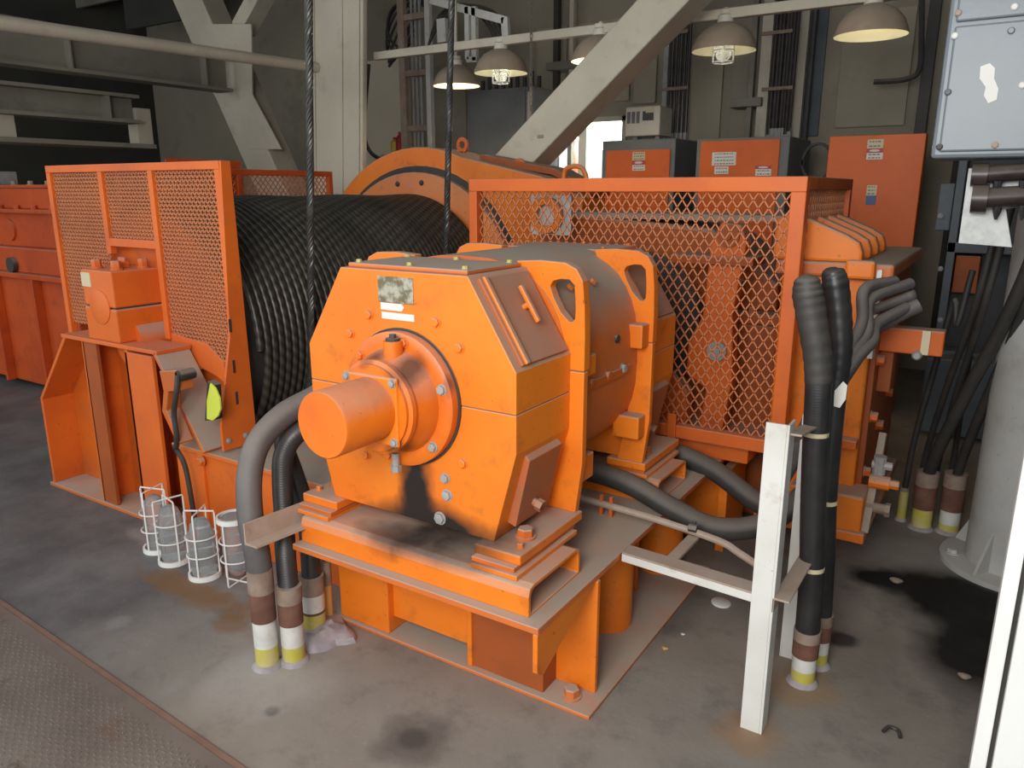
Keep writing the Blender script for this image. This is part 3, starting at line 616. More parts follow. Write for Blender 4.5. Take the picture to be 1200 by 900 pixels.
G().box(-4.10, -3.27, 2.05, 2.235, .90, .92).build('top_plate', 'orange_frame', BP, bevel=.003)
G().box(-3.93, -3.905, 2.06, 2.24, .02, .90).build('stiffener', 'orange_dull', BP, bevel=.003)
G().box(-3.92, -3.80, 2.06, 2.08, .02, .90).build('stiffener_face', 'orange_brown', BP, bevel=.003)
G().box(-3.55, -3.53, 2.06, 2.24, .02, .90).build('stiffener', 'orange_dull', BP, bevel=.003)
G().box(-3.55, -3.33, 2.06, 2.08, .02, .885).build('stiffener_face', 'orange_frame', BP, bevel=.003)
G().lathe((-3.66, 2.232, .66), (0,-1,0), [(.10,0),(.10,.004)], 24).build('drain_opening', 'dark_steel', BP, smooth=True)
G().box(-3.70, -3.62, 2.224, 2.229, .22, .36).build('yellow_mark', 'stub_yellow', BP)
blk = G().box(-3.85, -3.58, 2.06, 2.33, .92, 1.085).build('bearing_base', 'orange_dull', BP, bevel=.008)
cap_ = G().box(-3.845, -3.585, 2.062, 2.33, 1.092, 1.27).build('bearing_cap', 'orange_frame', BP, bevel=.008)
G().lathe((-3.71, 2.062, 1.09), (0,-1,0), [(.085,0),(.085,.006),(.080,.008)], 36).build('end_cover', 'orange_frame', BP, smooth=True)
G().box(-3.84, -3.59, 2.07, 2.325, 1.085, 1.092).build('bearing_seam', 'dark_steel', BP)
G().box(-3.842, -3.765, 2.058, 2.0625, 1.185, 1.255).build('paper_label', 'sign_cream', cap_)
for x, y in ((-3.80,2.12),(-3.63,2.12),(-3.63,2.26),(-3.80,2.26)): bolt(cap_, (x, y, 1.27), (0,0,1), .024, .045, 'orange_dull')
G().box(-3.75, -3.68, 2.16, 2.22, 1.27, 1.30).build('grease_block', 'orange_frame', cap_, bevel=.004)
# lever bracket with a cable on the sloping flange
LB = thing('limit_switch_arm', (-3.1, 2.05, .5), 'dusty orange bent arm with a hanging black cable on the sloping flange', 'switch arm')
G().prism([V((x, 2.035, z)) for x, z in [(-3.13,.86),(-3.00,.88),(-2.985,.79),(-3.08,.77),(-3.11,.68),(-3.035,.535),(-3.055,.525),(-3.145,.67),(-3.115,.77)]], (0,-.07,0)).build('arm', 'orange_body', LB, bevel=.004)
G().cyl((-2.99,1.965,.855), (-2.99,2.04,.855), .025, n=14).build('pivot', 'dark_steel', LB, smooth=True)
G().tube(smoothpath([(-2.985,1.96,.86),(-2.99,1.945,.78),(-3.03,1.95,.68),(-3.03,1.95,.58),(-3.07,1.97,.515),(-3.13,2.0,.49),(-3.10,2.02,.40),(-3.09,2.03,.2),(-3.085,2.035,.02)], 6), .012, 8).build('cable', 'dusty_black', LB, smooth=True)
lp = thing('yellow_reflector', (-2.98, 2.04, .56), 'small fluorescent yellow lens-shaped reflector beside the black cable', 'reflector')
G().prism([at(px, py, 'y', 2.04) for px, py in [(246,449),(252,455),(257,467),(258,480),(255,488),(249,493),(242,491),(242,470)]], (0,.010,0)).build('reflector_face', 'sign_yellow', lp, bevel=.002)
G().prism([at(px, py, 'y', 2.05) for px, py in [(243,447),(250,452),(252,492),(240,493)]], (0,.04,0)).build('backing_clip', 'dark_steel', lp)
# winch bed running behind the motor
WB = thing('winch_bed', (-2.5, 3.0, 0), 'long orange steel bed plate box under the rope drum', 'machine base')
G().box(-3.28, -2.12, 2.10, 2.12, 0, .44).build('front_plate', 'orange_dull', WB, bevel=.003)
G().box(-3.28, -2.90, 2.08, 2.34, .44, .462).build('top_plate', 'orange_dusty', WB, bevel=.003)
G().box(-2.90, -2.10, 2.08, 2.90, .44, .462).build('top_plate', 'orange_dusty', WB, bevel=.003)
G().box(-2.14, -2.12, 2.12, 4.3, 0, .44).build('side_plate', 'orange_dull', WB, bevel=.003)
G().box(-3.10, -3.06, 2.085, 2.10, 0, .44).build('stiffener', 'orange_frame', WB, bevel=.003)
G().box(-2.56, -2.53, 2.09, 2.10, 0, .44).build('stiffener', 'orange_frame', WB, bevel=.003)
bolt(WB, (-3.06, 2.085, .41), (0,-1,0), .02, .02, 'orange_dull')
# ================================================================== second machine at the far left
LM = thing('left_gearbox', (-7.4, 3.4, 0), 'red-orange gearbox housing at the far left edge', 'gearbox')
x1 = -5.95
G().box(-9.6, x1, 3.12, 4.3, .06, .96).build('lower_case', 'orange_red', LM, bevel=.015)
G().box(-9.65, x1+.02, 3.05, 4.35, .96, 1.0).build('case_flange', 'orange_red', LM, bevel=.005)
G().box(-9.6, x1, 3.1, 4.3, 1.0, 1.20).build('middle_case', 'orange_red', LM, bevel=.01)
G().box(-9.55, x1-.02, 3.16, 4.25, 1.20, 1.47).build('upper_case', 'orange_red', LM, bevel=.01)
G().box(-9.6, x1, 3.08, 4.3, 1.47, 1.50).build('cover_flange', 'orange_red', LM, bevel=.005)
G().box(-9.5, x1-.03, 3.14, 4.25, 1.50, 1.66).build('top_cover', 'orange_red', LM, bevel=.01)
G().box(-9.52, x1-.01, 3.12, 4.27, 1.66, 1.685).build('top_plate', 'orange_red', LM, bevel=.005)
for k in range(6):
    bolt(LM, (-7.4+k*.26, 3.12, 1.50), (0,0,1), .02, .03, 'orange_red'); bolt(LM, (-7.3+k*.26, 3.2, 1.685), (0,0,1), .02, .03, 'rust_steel')
G().lathe((-6.85, 3.16, 1.33), (0,-1,0), [(.085,0),(.085,.02),(.05,.02)], 24).build('inspection_port', 'orange_red', LM, smooth=True)
G().lathe((-6.75, 3.1, 1.06), (0,-1,0), [(.06,0),(.06,.04),(.04,.04)], 20).build('oil_plug', 'dark_steel', LM, smooth=True)
for x in (-7.1, -6.45): G().box(x, x+.03, 3.05, 3.12, .06, .96).build('case_rib', 'orange_red', LM, bevel=.004)
p = at(15, 205, 'y', 3.3); G().box(-7.6, -7.33, 3.25, 3.5, 1.685, 1.80).build('breather_box', 'grey_metal', LM, bevel=.01)
# ================================================================== right-hand gear case beside the cage
RC = thing('bearing_case', (-.55, 3.9, 0), 'orange ribbed bearing case right of the cage behind the cables', 'gear case')
G().box(-.80, -.42, 3.42, 4.5, .22, 1.30).build('case_body', 'orange', RC, bevel=.012)
G().box(-.82, -.36, 3.38, 4.52, 1.30, 1.36).build('clamp_beam', 'orange_dusty', RC, bevel=.012)
G().box(-.535, -.425, 3.34, 3.378, 1.30, 1.375).build('clamp_block', 'orange', RC, bevel=.012)
for k in range(4):
    y = 3.40 + k*.22
    G().prism([V((x, y, z)) for x, z in [(-.84,1.36),(-.84,1.53),(-.78,1.56),(-.74,1.55),(-.55,1.47),(-.50,1.44),(-.485,1.40),(-.485,1.36)]], (0,.055,0)).build('rib', 'orange', RC, bevel=.012)
    G().box(-.84, -.80, y+.055, y+.22, 1.36, 1.50).build('rib_web', 'orange_dull', RC)
G().box(-.418, -.40, 3.36, 3.42, .98, 1.34).build('white_strip', 'white_paint', RC)
G().box(-.42, -.395, 3.46, 4.4, .25, 1.28).build('side_cover', 'orange_brown', RC, bevel=.004)
for y, z in ((3.5,.95),(3.5,.70),(3.5,.45),(3.75,1.1),(3.75,.85),(3.75,.6),(4.0,.95),(4.0,.7)): bolt(RC, (-.395, y, z), (1,0,0), .022, .03, 'orange_dull')
G().box(-.66, -.36, 3.30, 3.48, .20, .40).build('foot', 'orange', RC, bevel=.012)
G().box(-.80, -.34, 3.28, 4.4, .20, .245).build('foot_plate', 'orange', RC, bevel=.006)
G().box(-.80, -.42, 3.36, 3.43, .58, .62).build('case_flange', 'orange_dull', RC, bevel=.004)
G().prism([V((-.36, y, z)) for y, z in [(3.32,.24),(3.40,.24),(3.62,.60),(3.56,.62)]], (.03,0,0)).build('side_brace', 'rust_steel', RC, bevel=.003)
G().box(-.40, -.16, 3.52, 3.60, .985, 1.09).build('clamp_arm', 'orange_dull', RC, bevel=.006)
G().box(-.24, -.21, 3.505, 3.52, .99, 1.09).build('clamp_label', 'sign_cream', RC)
G().lathe((-.25, 3.52, .985), (0,-1,0), [(.02,0),(.02,.02),(.012,.03)], 14).build('clamp_nut', 'grey_metal', RC, smooth=True)
G().box(-.395, -.34, 3.56, 3.70, .80, 1.14).build('hinge_plate', 'orange_brown', RC, bevel=.005)
fit = G().cyl((-.36,3.40,.33), (-.27,3.40,.33), .022, n=12).cyl((-.285,3.40,.33), (-.265,3.40,.33), .030, n=6).build('pipe_fitting', 'coupling', RC, smooth=False)
G().cyl((-.36,3.42,.44), (-.28,3.42,.44), .03, n=12).cyl((-.28,3.42,.44),(-.245,3.42,.44),.02,n=6).build('grease_fitting', 'orange', RC)
G().cyl((-.33,3.44,.47), (-.33,3.44,.55), .026, n=10).cyl((-.36,3.44,.51), (-.28,3.44,.51), .018, n=8).build('valve', 'grey_metal', RC)

# ================================================================== structural steel
def slanted_box(name, m, p0, p1, w_, d_, label, cat, upv=(0,1,0)):
    o = G().bar(p0, p1, w_, d_, upv).build(name, m, bevel=.012); return tag(o, label, cat)
C1 = thing('derrick_leg', (-5.2, 5.4, 0), 'thick off-white steel leg column behind the rope drum', 'steel column')
G().prism([V((-5.66,5.25,0)), V((-5.05,5.25,0)), V((-5.05,5.31,0)), V((-5.66,5.31,0))], (.33,0,4.79)).build('leg_flange', 'steel_white', C1, bevel=.012)
G().prism([V((-5.40,5.31,0)), V((-5.34,5.31,0)), V((-5.34,5.56,0)), V((-5.40,5.56,0))], (.33,0,4.79)).build('leg_web', 'steel_white', C1)
G().prism([V((-6.02,5.50,0)), V((-5.60,5.50,0)), V((-5.60,5.53,0)), V((-6.02,5.53,0))], (.33,0,4.79)).build('leg_side_plate', 'steel_dim', C1)  # darker steel puts this flange's shade into the colour
for x in (-5.64, -5.30, -5.10): G().prism([V((x,5.236,0)), V((x+.02,5.236,0)), V((x+.02,5.25,0)), V((x,5.25,0))], (.33,0,4.79)).build('weld_strip', 'steel_white', C1)
YR = 5.75
B1 = thing('left_brace', (-6.2, YR, 0), 'pale diagonal steel brace meeting the leg column at upper left', 'steel brace')
a = at(232, 0, 'y', YR); b = at(318, 195, 'y', YR); d = (b-a).normalized()
G().bar(a-d*1.6, b+d*2.3, .40, .30, (0,1,0)).build('brace_bar', 'steel_white', B1, bevel=.012)
pl_ = [at(px, py, 'y', YR-.16) for px, py in [(232,28),(294,28),(295,110),(330,175),(292,175),(250,110)]]
G().prism(pl_, (0,.02,0)).build('gusset_plate', 'steel_white', B1, bevel=.004)
a2 = at(285, 35, 'y', YR); b2 = at(304, 0, 'y', YR); d2 = (b2-a2).normalized(); G().bar(a2, b2+d2*1.5, .16, .2, (0,1,0)).build('upper_strut', 'steel_white', B1, bevel=.008)
YD = 4.98
BD = thing('diagonal_brace', (-2.3, YD, 1.7), 'big pale diagonal steel brace crossing in front of the bright window', 'steel brace')
a = at(598, 190, 'y', YD-.14); b = at(776, 0, 'y', YD-.14); a.y = b.y = YD; d = (b-a).normalized()
G().bar(a-d*1.9, b+d*2.2, .255, .28, (0,1,0)).build('brace_bar', 'steel_white', BD, bevel=.012)
m_ = at(637, 160, 'y', YD-.14); G().box(m_.x-.05, m_.x-.0, YD-.143, YD-.139, m_.z-.012, m_.z+.012).build('stencil_mark', 'rust_steel', BD)
# hand rail tube and walkway beams at upper left (they run along the room)
xr = -5.42; a = at(378, 80, 'x', xr); b = at(0, 27, 'x', xr); d = (b-a).normalized()
tag(G().tube([a, b, b+d*.8], .045, 14).build('hand_rail_tube', 'steel_white', smooth=True), 'long horizontal pale tube across the upper left', 'tube')
def ibeam(name, x, y0, y1, z0, z1, w_, m, label):
    t = thing(name, (x, (y0+y1)/2, z0), label, 'steel beam')
    G().box(x-w_/2, x+w_/2, y0, y1, z0, z0+.03).build('bottom_flange', m, t); G().box(x-w_/2, x+w_/2, y0, y1, z1-.03, z1).build('top_flange', m, t)
    G().box(x-.015, x+.015, y0, y1, z0+.03, z1-.03).build('web', m, t)
    for k in range(4):
        y = y0 + .3 + k*(y1-y0-.6)/3; G().box(x+.015, x+w_/2-.01, y, y+.015, z0+.03, z1-.03).build('stiffener', m, t)
    return t
xb = -7.0
z1 = at(100, 45, 'x', xb).z; z0 = at(100, 88, 'x', xb).z; ibeam('walkway_beam', xb, .9, 5.5, z0, z1+.06, .22, 'steel_dim', 'upper dim steel beam of the walkway at the left')
z1 = at(80, 105, 'x', xb-.2).z; z0 = at(80, 140, 'x', xb-.2).z; ibeam('walkway_beam', xb-.2, .9, 4.55, z0, z1, .30, 'steel_dim', 'lower dim steel beam of the walkway at the left')
WS = thing('walkway_shelf', (-7.3, 2.6, 0), 'grey walkway ledge with short posts above the left gearbox', 'walkway')
a = at(180, 172, 'x', -7.2); G().box(-7.6, -7.15, 1.0, a.y, a.z-.02, a.z+.02).build('ledge', 'steel_dim', WS)
zt = at(180, 128, 'x', -7.2).z
for px in (10, 172):
    q = at(px, 150, 'x', -7.2); G().box(-7.35, -7.2, q.y-.10, q.y+.06, a.z+.02, zt).build('post', 'steel_white', WS, bevel=.006)
for k, (px0, px1, py0, py1) in enumerate([(70,145,0,14),(148,232,0,35)]):
    p0 = at(px0, py1, 'y', 6.9); p1 = at(px1, py0, 'y', 6.9)
    tag(G().box(p0.x, p1.x, 6.9, 6.95, p0.z, p1.z+.8).build('sheet_panel', 'steel_dim' if k == 0 else 'wall_dark'), ['dim grey sheet high at the upper left corner', 'dark sheet behind the left brace top'][k], 'sheet')

# ================================================================== pendant lamps on a rail
YL = 5.45
zr = at(660, 40, 'y', YL).z
p0 = at(440, 62, 'y', YL); p1 = at(985, 0, 'y', YL)
tag(G().box(p0.x, p1.x+1.2, YL-.03, YL+.03, zr-.03, zr+.035).build('lamp_rail', 'steel_white', bevel=.006), 'long pale rail carrying the row of pendant lamps', 'rail')
LR = .215
def make_lamp(x, y, z, label, on=False, globe=True):
    t = thing('pendant_lamp', (x, y, z), label, 'lamp', 'pendant lamps under the rail')
    prof = [(LR, 0), (LR*.985, .02), (LR*.86, .085), (LR*.66, .135), (LR*.40, .165), (.052, .178)]
    inner = [(r_-.006, t_-.004) for r_, t_ in prof[::-1]]; inner[-1] = (LR-.004, 0)
    G().lathe((x,y,z), (0,0,1), prof, 36, cap=False).build('shade', 'lamp_shade', t, smooth=True)
    G().lathe((x,y,z), (0,0,1), inner, 36, cap=False).build('reflector', 'lamp_inside', t, smooth=True)
    G().lathe((x,y,z+.168), (0,0,1), [(.055,0),(.055,.05),(.045,.06),(.045,.085),(.025,.09)], 18).build('hub', 'beige_plastic', t, smooth=True)
    G().cyl((x,y,z+.25), (x,y,max(zr-.028, z+.27) if abs(y-YL) < .1 else 4.8), .016, n=10).build('stem', 'steel_white', t, smooth=True)
    ld = bpy.data.lights.new('lamp_bulb', 'POINT'); ld.energy = 6 if x < -2.5 else 1.2; ld.color = (1,.86,.62); ld.shadow_soft_size = .04
    lo_ = bpy.data.objects.new('lamp_bulb', ld); COL.objects.link(lo_); lo_.parent = t; lo_.location = (0,0,.10)
    if globe:
        G().lathe((x,y,z+.08), (0,0,-1), [(.05,-.05),(.055,.05),(.048,.12),(.025,.145)], 18).build('globe', 'glass', t, smooth=True)
        g = G()
        for k in range(4):
            q = k*math.pi/2+.4; g.bar((x+.066*math.cos(q), y+.066*math.sin(q), z+.06), (x+.066*math.cos(q), y+.066*math.sin(q), z-.075), .008, .008, (1,0,0))
        for zz in (-.075, 0.0): g.ring([V((x+.070*math.cos(k*math.pi/8), y+.070*math.sin(k*math.pi/8), z+zz)) for k in range(16)], [V((x+.062*math.cos(k*math.pi/8), y+.062*math.sin(k*math.pi/8), z+zz)) for k in range(16)], (0,0,.008))
        g.build('wire_guard', 'white_clean', t)
    return t
for px, py, yy, lab, gl in [(587, 86, YL, 'brown dome pendant lamp with wire guard, left of the brace and nearer', True), (535, 101, 5.95, 'brown dome pendant lamp just left of the guarded one', False),
        (703, 72, YL, 'brown dome pendant lamp half hidden behind the diagonal brace', False), (848, 60, YL, 'brown dome pendant lamp with wire guard above the orange cabinets', True), (1020, 42, YL, 'large brown dome pendant lamp nearest the grey box', False)]:
    q = at(px, py, 'y', yy); make_lamp(q.x, q.y, q.z, lab, globe=gl)
# chain
def chain(px, py0, py1, y, label):
    p = at(px, py1, 'y', y); z1_ = 4.78; t = thing('hanging_chain', (p.x, y, p.z), label, 'chain'); g = G(); n = int((z1_-p.z)/.034)
    for k in range(n):
        zc = p.z + k*.034 + .02; lo = []
        for j in range(8):
            q = 2*math.pi*j/8; c_ = .010*math.cos(q); h = .022*math.sin(q); lo.append((p.x+(c_ if k % 2 else 0), y+(0 if k % 2 else c_), zc+h))
        g.tube(lo + lo[:2], .0045, 4, cap=False)
    g.build('links', 'chain', t)
chain(622, 0, 130, 5.3, 'thin steel chain hanging left of the diagonal brace')
# ladder and cable support frame
LD = thing('ladder', (-5.6, 6.6, 0), 'narrow brown and white ladder frame behind the gear cover', 'ladder')
YLd = 6.7
for px, w_, m in ((473, .085, 'rust_steel'), (503, .06, 'white_paint')):
    q = at(px, 150, 'y', YLd); G().box(q.x-w_/2, q.x+w_/2, YLd, YLd+.06, 0, 4.3).build('side_rail', m, LD, bevel=.004)
xa = at(473, 150, 'y', YLd).x; xb_ = at(503, 150, 'y', YLd).x
for py in (18, 85, 150, 205): z = at(488, py, 'y', YLd).z; G().box(xa, xb_, YLd+.01, YLd+.05, z-.03, z+.03).build('rung', 'rust_steel', LD, bevel=.003)
for k in range(3): x = xa + .07 + k*.055; G().cyl((x, YLd+.10, 0), (x, YLd+.10, 4.3), .016, n=8).build('conduit', 'grey_metal', LD, smooth=True)
CF = thing('cable_support_frame', (-4.9, 6.2, 2.4), 'white bent cable support frame above the two left lamps', 'support frame')
YC = 6.25
def seg(px0, py0, px1, py1, w_, m='white_paint', nm='frame_bar'): G().bar(at(px0,py0,'y',YC), at(px1,py1,'y',YC), w_, .05, (0,1,0)).build(nm, m, CF, bevel=.004)
seg(505, 0, 592, 24, .07); seg(592, 20, 594, 52, .07); seg(548, 8, 549, 70, .05); seg(556, 8, 557, 72, .05); seg(548, 70, 560, 70, .05); seg(518, 22, 519, 50, .10)
for k in range(5):
    o = k*7; G().tube(smoothpath([at(500+o*.3, 60-o, 'y', YC+.15), at(515+o, 18-o*.4, 'y', YC+.15), at(545+o*1.2, 5+o*.3, 'y', YC+.15), at(572+o*.8, 30+o*.3, 'y', YC+.15), at(580+o*.6, 50, 'y', YC+.15)], 6), .012, 6).build('cable', 'dusty_black', CF, smooth=True)
# coil of hoses at upper left of the frame
HC = thing('hose_coils', (-6.1, 6.9, 2.6), 'coiled dark hoses hanging beside the leg column', 'hose')
for k in range(6):
    c_ = at(450, 38, 'y', 7.0); R_ = .20 + .03*k
    G().tube([V((c_.x + .25 + R_*math.cos(t*.3)*(1+.06*math.sin(k)), 7.0+.03*k, c_.z + .05 + R_*1.1*math.sin(t*.3+k*.3))) for t in range(18)], .014, 6).build('hose_loop', 'dusty_black', HC, smooth=True)
G().tube(smoothpath([at(432,75,'y',7.0), at(427,150,'y',7.0), at(434,178,'y',6.9), at(455,190,'y',6.8), at(470,195,'y',6.8)], 6), .022, 8).build('hose_tail', 'dusty_black', HC, smooth=True)
# grey wall cabinet left of the brace
q0 = at(548, 107, 'y', 7.0); q1 = at(626, 107, 'y', 7.0)
GC2 = thing('grey_cabinet', ((q0.x+q1.x)/2, 7.2, 0), 'tall plain grey cabinet left of the diagonal brace', 'cabinet')
G().box(q0.x, q1.x, 7.0, 7.5, 0, q0.z).build('body', 'grey_cabinet', GC2, bevel=.01)
G().box(q0.x+.03, q1.x-.10, 6.985, 7.0, .1, q0.z-.03).build('door', 'grey_cabinet', GC2, bevel=.006)
G().box(q1.x-.07, q1.x-.02, 6.98, 7.0, .3, q0.z-.05).build('hinge_strip', 'steel_white', GC2, bevel=.004)
for k in range(9): x = q0.x + .06 + k*(q1.x-q0.x-.12)/8; G().cyl((x, 7.2, q0.z), (x, 7.2, q0.z+.12+.05*(k % 2)), .022, n=8).build('cable_gland', 'dark_steel', GC2, smooth=True)
# small shelf with bottles against the beige panel
SH = tag(G().box(-6.72, -6.42, 7.3, 7.5, 1.93, 1.96).build('small_shelf', 'steel_white'), 'small pale shelf beyond the gear cover', 'shelf')
q = at(463, 172, 'y', 7.4); SH.location = (q.x, 7.4, q.z-.12); SHB = G().box(q.x-.13, q.x-.10, 7.42, 7.47, 0, q.z-.12).build('shelf_post', 'rust_steel'); SHB.parent = SH; SHB.matrix_parent_inverse = Matrix.Translation(-SH.location)
def bottle(px, m, h, r, label):
    q_ = at(px, 172, 'y', 7.4); z_ = SH.location.z+.03; t = thing('bottle', (q_.x, 7.4, z_), label, 'bottle', 'containers on the small shelf')
    G().lathe((q_.x,7.4,z_), (0,0,1), [(r,0),(r,h*.7),(r*.6,h*.82),(r*.4,h*.85)], 14).build('body', m, t, smooth=True); G().cyl((q_.x,7.4,z_+h*.85),(q_.x,7.4,z_+h),r*.42,n=10).build('cap', 'sign_red', t)
bottle(463, 'bright_yellow', .20, .055, 'bright yellow bottle on the small shelf'); bottle(469, 'bright_red', .26, .05, 'red bottle on the small shelf behind the yellow one')
# ================================================================== control cabinets along the rear
def cabinet(px0, px1, pyt, yf_, dep, label, face, frame_m, inset, signs):
    a_ = at(px0, pyt, 'y', yf_); b_ = at(px1, pyt, 'y', yf_)
    t = thing('control_cabinet', ((a_.x+b_.x)/2, yf_+dep/2, 0), label, 'cabinet', 'control cabinets along the rear wall')
    G().box(a_.x, b_.x, yf_, yf_+dep, .0, a_.z).build('body', frame_m, t, bevel=.008)
    dr = G().box(a_.x+inset[0], b_.x-inset[1], yf_-.02, yf_, .12, a_.z-inset[2]).build('door', face, t, bevel=.006)
    for (x0, y0, x1, y1, m, lines) in signs:
        p_ = at(x0, y1, 'y', yf_-.022); q_ = at(x1, y0, 'y', yf_-.022)
        sg = G().box(p_.x, q_.x, yf_-.024, yf_-.02, p_.z, q_.z).build('sign_plate', m, dr)
    return t, a_, b_
cabinet(706, 792, 165, 6.7, .65, 'orange-faced grey control cabinet under the white box unit', 'orange_cabinet', 'grey_cabinet', (.05,.04,.09), [(741,178,756,188,'sign_cream',0),(741,188,756,193,'sign_red',0),(741,193,756,200,'sign_white',0)])
T2, a2, b2 = cabinet(817, 926, 163, 6.5, .75, 'orange-faced control cabinet with white notices in the middle of the row', 'orange_cabinet', 'grey_cabinet', (.04,.07,.02), [(834,178,863,194,'sign_white',0),(837,195,854,204,'sign_white',0),(885,194,904,198,'sign_red',0),(885,198,904,206,'sign_white',0)])
T3, a3, b3 = cabinet(973, 1086, 160, 6.3, .12, 'tall orange panel with stickers beside the blue-grey rack', 'orange_cabinet', 'orange_cabinet', (.0,.0,.0), [(1016,163,1036,174,'sign_cream',0),(1015,174,1035,179,'sign_red',0),(1015,179,1035,187,'sign_white',0),(1015,217,1028,229,'sign_cream',0),(1014,229,1027,240,'sign_blue',0)])
# writing and marks on the notices
def text(body, loc, size, m, parent, label=None):
    c = bpy.data.curves.new('lettering', 'FONT'); c.body = body; c.size = size; c.align_x = 'CENTER'; c.align_y = 'CENTER'; c.extrude = .0004
    tmp = bpy.data.objects.new('lettering', c); COL.objects.link(tmp); dg = bpy.context.evaluated_depsgraph_get(); me_ = bpy.data.meshes.new_from_object(tmp.evaluated_get(dg))
    bpy.data.objects.remove(tmp); me_.materials.clear(); me_.materials.append(MAT[m])
    o = bpy.data.objects.new('lettering', me_); COL.objects.link(o); o.parent = parent; o.location = V(loc) - V(WL[parent.name]); o.rotation_euler = (math.pi/2, 0, 0); WL[o.name] = tuple(loc); return o
for th in [o for o in COL.objects if o.name.startswith('control_cabinet')]:
    for dr in [c for c in th.children if c.name.startswith('door')]:
        for sg in [c for c in dr.children if c.name.startswith('sign_plate')]:
            vs2 = [v_.co for v_ in sg.data.vertices]; L = V(WL[th.name]); x0 = min(v_.x for v_ in vs2)+L.x; x1_ = max(v_.x for v_ in vs2)+L.x; zz0 = min(v_.z for v_ in vs2)+L.z; zz1 = max(v_.z for v_ in vs2)+L.z; yy = min(v_.y for v_ in vs2)+L.y
            mm = sg.data.materials[0].name; n = 1 if mm == 'sign_red' else max(2, int((zz1-zz0)/.022)); 
            if mm == 'sign_blue': continue
            if mm == 'sign_red': G().prism([V((x0+(x1_-x0)*(.5+.32*math.cos(k*math.pi/8)), yy-.001, (zz0+zz1)/2+(zz1-zz0)*.3*math.sin(k*math.pi/8))) for k in range(16)], (0,-.0006,0)).build('printed_oval', 'sign_white', dr)
            else:
                g = G()
                for k in range(n):
                    z_ = zz0 + (zz1-zz0)*(k+.5)/n; xs = x0 + (x1_-x0)*.12
                    while xs < x1_-(x1_-x0)*.15:
                        wv_ = random.uniform(.008,.022); g.box(xs, min(xs+wv_, x1_-.01), yy-.0012, yy-.0004, z_-.0035, z_+.0035); xs += wv_+.007
                g.build('printed_lines', 'ink', dr)
# white box unit on the first cabinet
q0 = at(732, 160, 'y', 6.75); q1 = at(774, 123, 'y', 6.75)
AU = thing('white_box_unit', ((q0.x+q1.x)/2, 6.9, q0.z), 'white box unit with dark slots on top of the left orange cabinet', 'electrical unit')
zc = at(706, 165, 'y', 6.7).z
G().box(q0.x, q1.x, 6.75, 7.05, q0.z, q1.z).build('casing', 'beige_plastic', AU, bevel=.012)
for k in range(3): x = q0.x+.02+k*.045; G().box(x, x+.03, 6.745, 6.75, q0.z+.11, q0.z+.21).build('vent_slot', 'grey_cabinet', AU)
G().box(q0.x+.17, q1.x-.06, 6.744, 6.75, q0.z+.13, q0.z+.21).build('display', 'dark_cabinet', AU, bevel=.003)
G().box(q0.x+.20, q1.x-.06, 6.743, 6.75, q1.z-.06, q1.z-.015).build('cream_label', 'sign_cream', AU)
for x in (q0.x+.06, q1.x-.06): G().box(x-.02, x+.02, 6.85, 6.95, zc, q0.z).build('foot', 'grey_metal', AU)
# vertical cable trays, struts and conduits on the rear wall
def vtray(px0, px1, n, py1, label, y=7.6, m='oily_pipe'):
    t = thing('cable_bundle', (at(px0, py1, 'y', y).x, y, at(px0, py1, 'y', y).z), label, 'cables', 'vertical cable bundles on the rear wall'); zb = at(px0, py1, 'y', y).z
    for k in range(n):
        px = px0 + (px1-px0)*k/(n-1); q_ = at(px, py1, 'y', y); G().cyl((q_.x, y+random.uniform(-.02,.02), zb+random.uniform(0,.06)), (q_.x, y, 4.7), .018, n=8).build('cable', m, t, smooth=True)
        G().cyl((q_.x, y-.0, zb-.02), (q_.x, y, zb+.07), .024, n=8).build('cable_gland', 'grey_metal', t, smooth=True)
    for py in (40, 105): 
        z = at(px0, py, 'y', y).z; G().box(at(px0-6,py,'y',y).x, at(px1+6,py,'y',y).x, y-.05, y-.03, z-.015, z+.015).build('clamp_bar', 'coupling', t)
    return t
vtray(900, 924, 7, 160, 'dark cable bundle dropping to the middle orange cabinet'); vtray(783, 802, 5, 165, 'dark cable bundle dropping beside the white box unit')
for i, (px, w_, m, lab) in enumerate([(893,.10,'steel_white','pale vertical strut left of the dark cable bundle'), (934,.09,'steel_white','pale vertical strut right of the dark cable bundle'), (778,.05,'grey_metal','thin grey vertical strut beside the white box unit'), (878,.05,'steel_dim','dim vertical strut above the middle orange cabinet'), (946,.03,'dark_steel','thin dark conduit left of the plain wall sheet'), (668,.05,'steel_white','pale vertical strut behind the diagonal brace'), (1082,.09,'dark_steel','dark vertical strut beside the grey junction box'), (650,.06,'dark_steel','dark vertical conduit behind the diagonal brace')]):
    q_ = at(px, 120, 'y', 7.75); tag(G().box(q_.x-w_/2, q_.x+w_/2, 7.75, 7.82, 0, 4.7).build('steel_strut', m, bevel=.004), lab, 'strut')
for i, (px0, px1, py, lab) in enumerate([(855,892,121,'short horizontal strut left of the dark cable bundle'), (640,725,78,'horizontal pale strut behind the diagonal brace')]):
    q0_ = at(px0, py, 'y', 7.7); q1_ = at(px1, py, 'y', 7.7); tag(G().box(q0_.x, q1_.x, 7.69, 8.0, q0_.z-.04, q0_.z+.04).build('steel_strut', 'steel_dim', bevel=.004), lab, 'strut')
tag(G().tube(smoothpath([at(1080,-60,'y',7.5), at(1080,40,'y',7.5), at(1077,82,'y',7.5), at(1064,92,'y',7.5), at(1046,95,'y',7.5), at(1024,96,'y',7.5)], 6), .022, 8).build('bent_conduit', 'dark_steel', smooth=True), 'bent dark conduit end hanging over the orange panel', 'conduit')
hq = at(957, 190, 'y', 6.9)
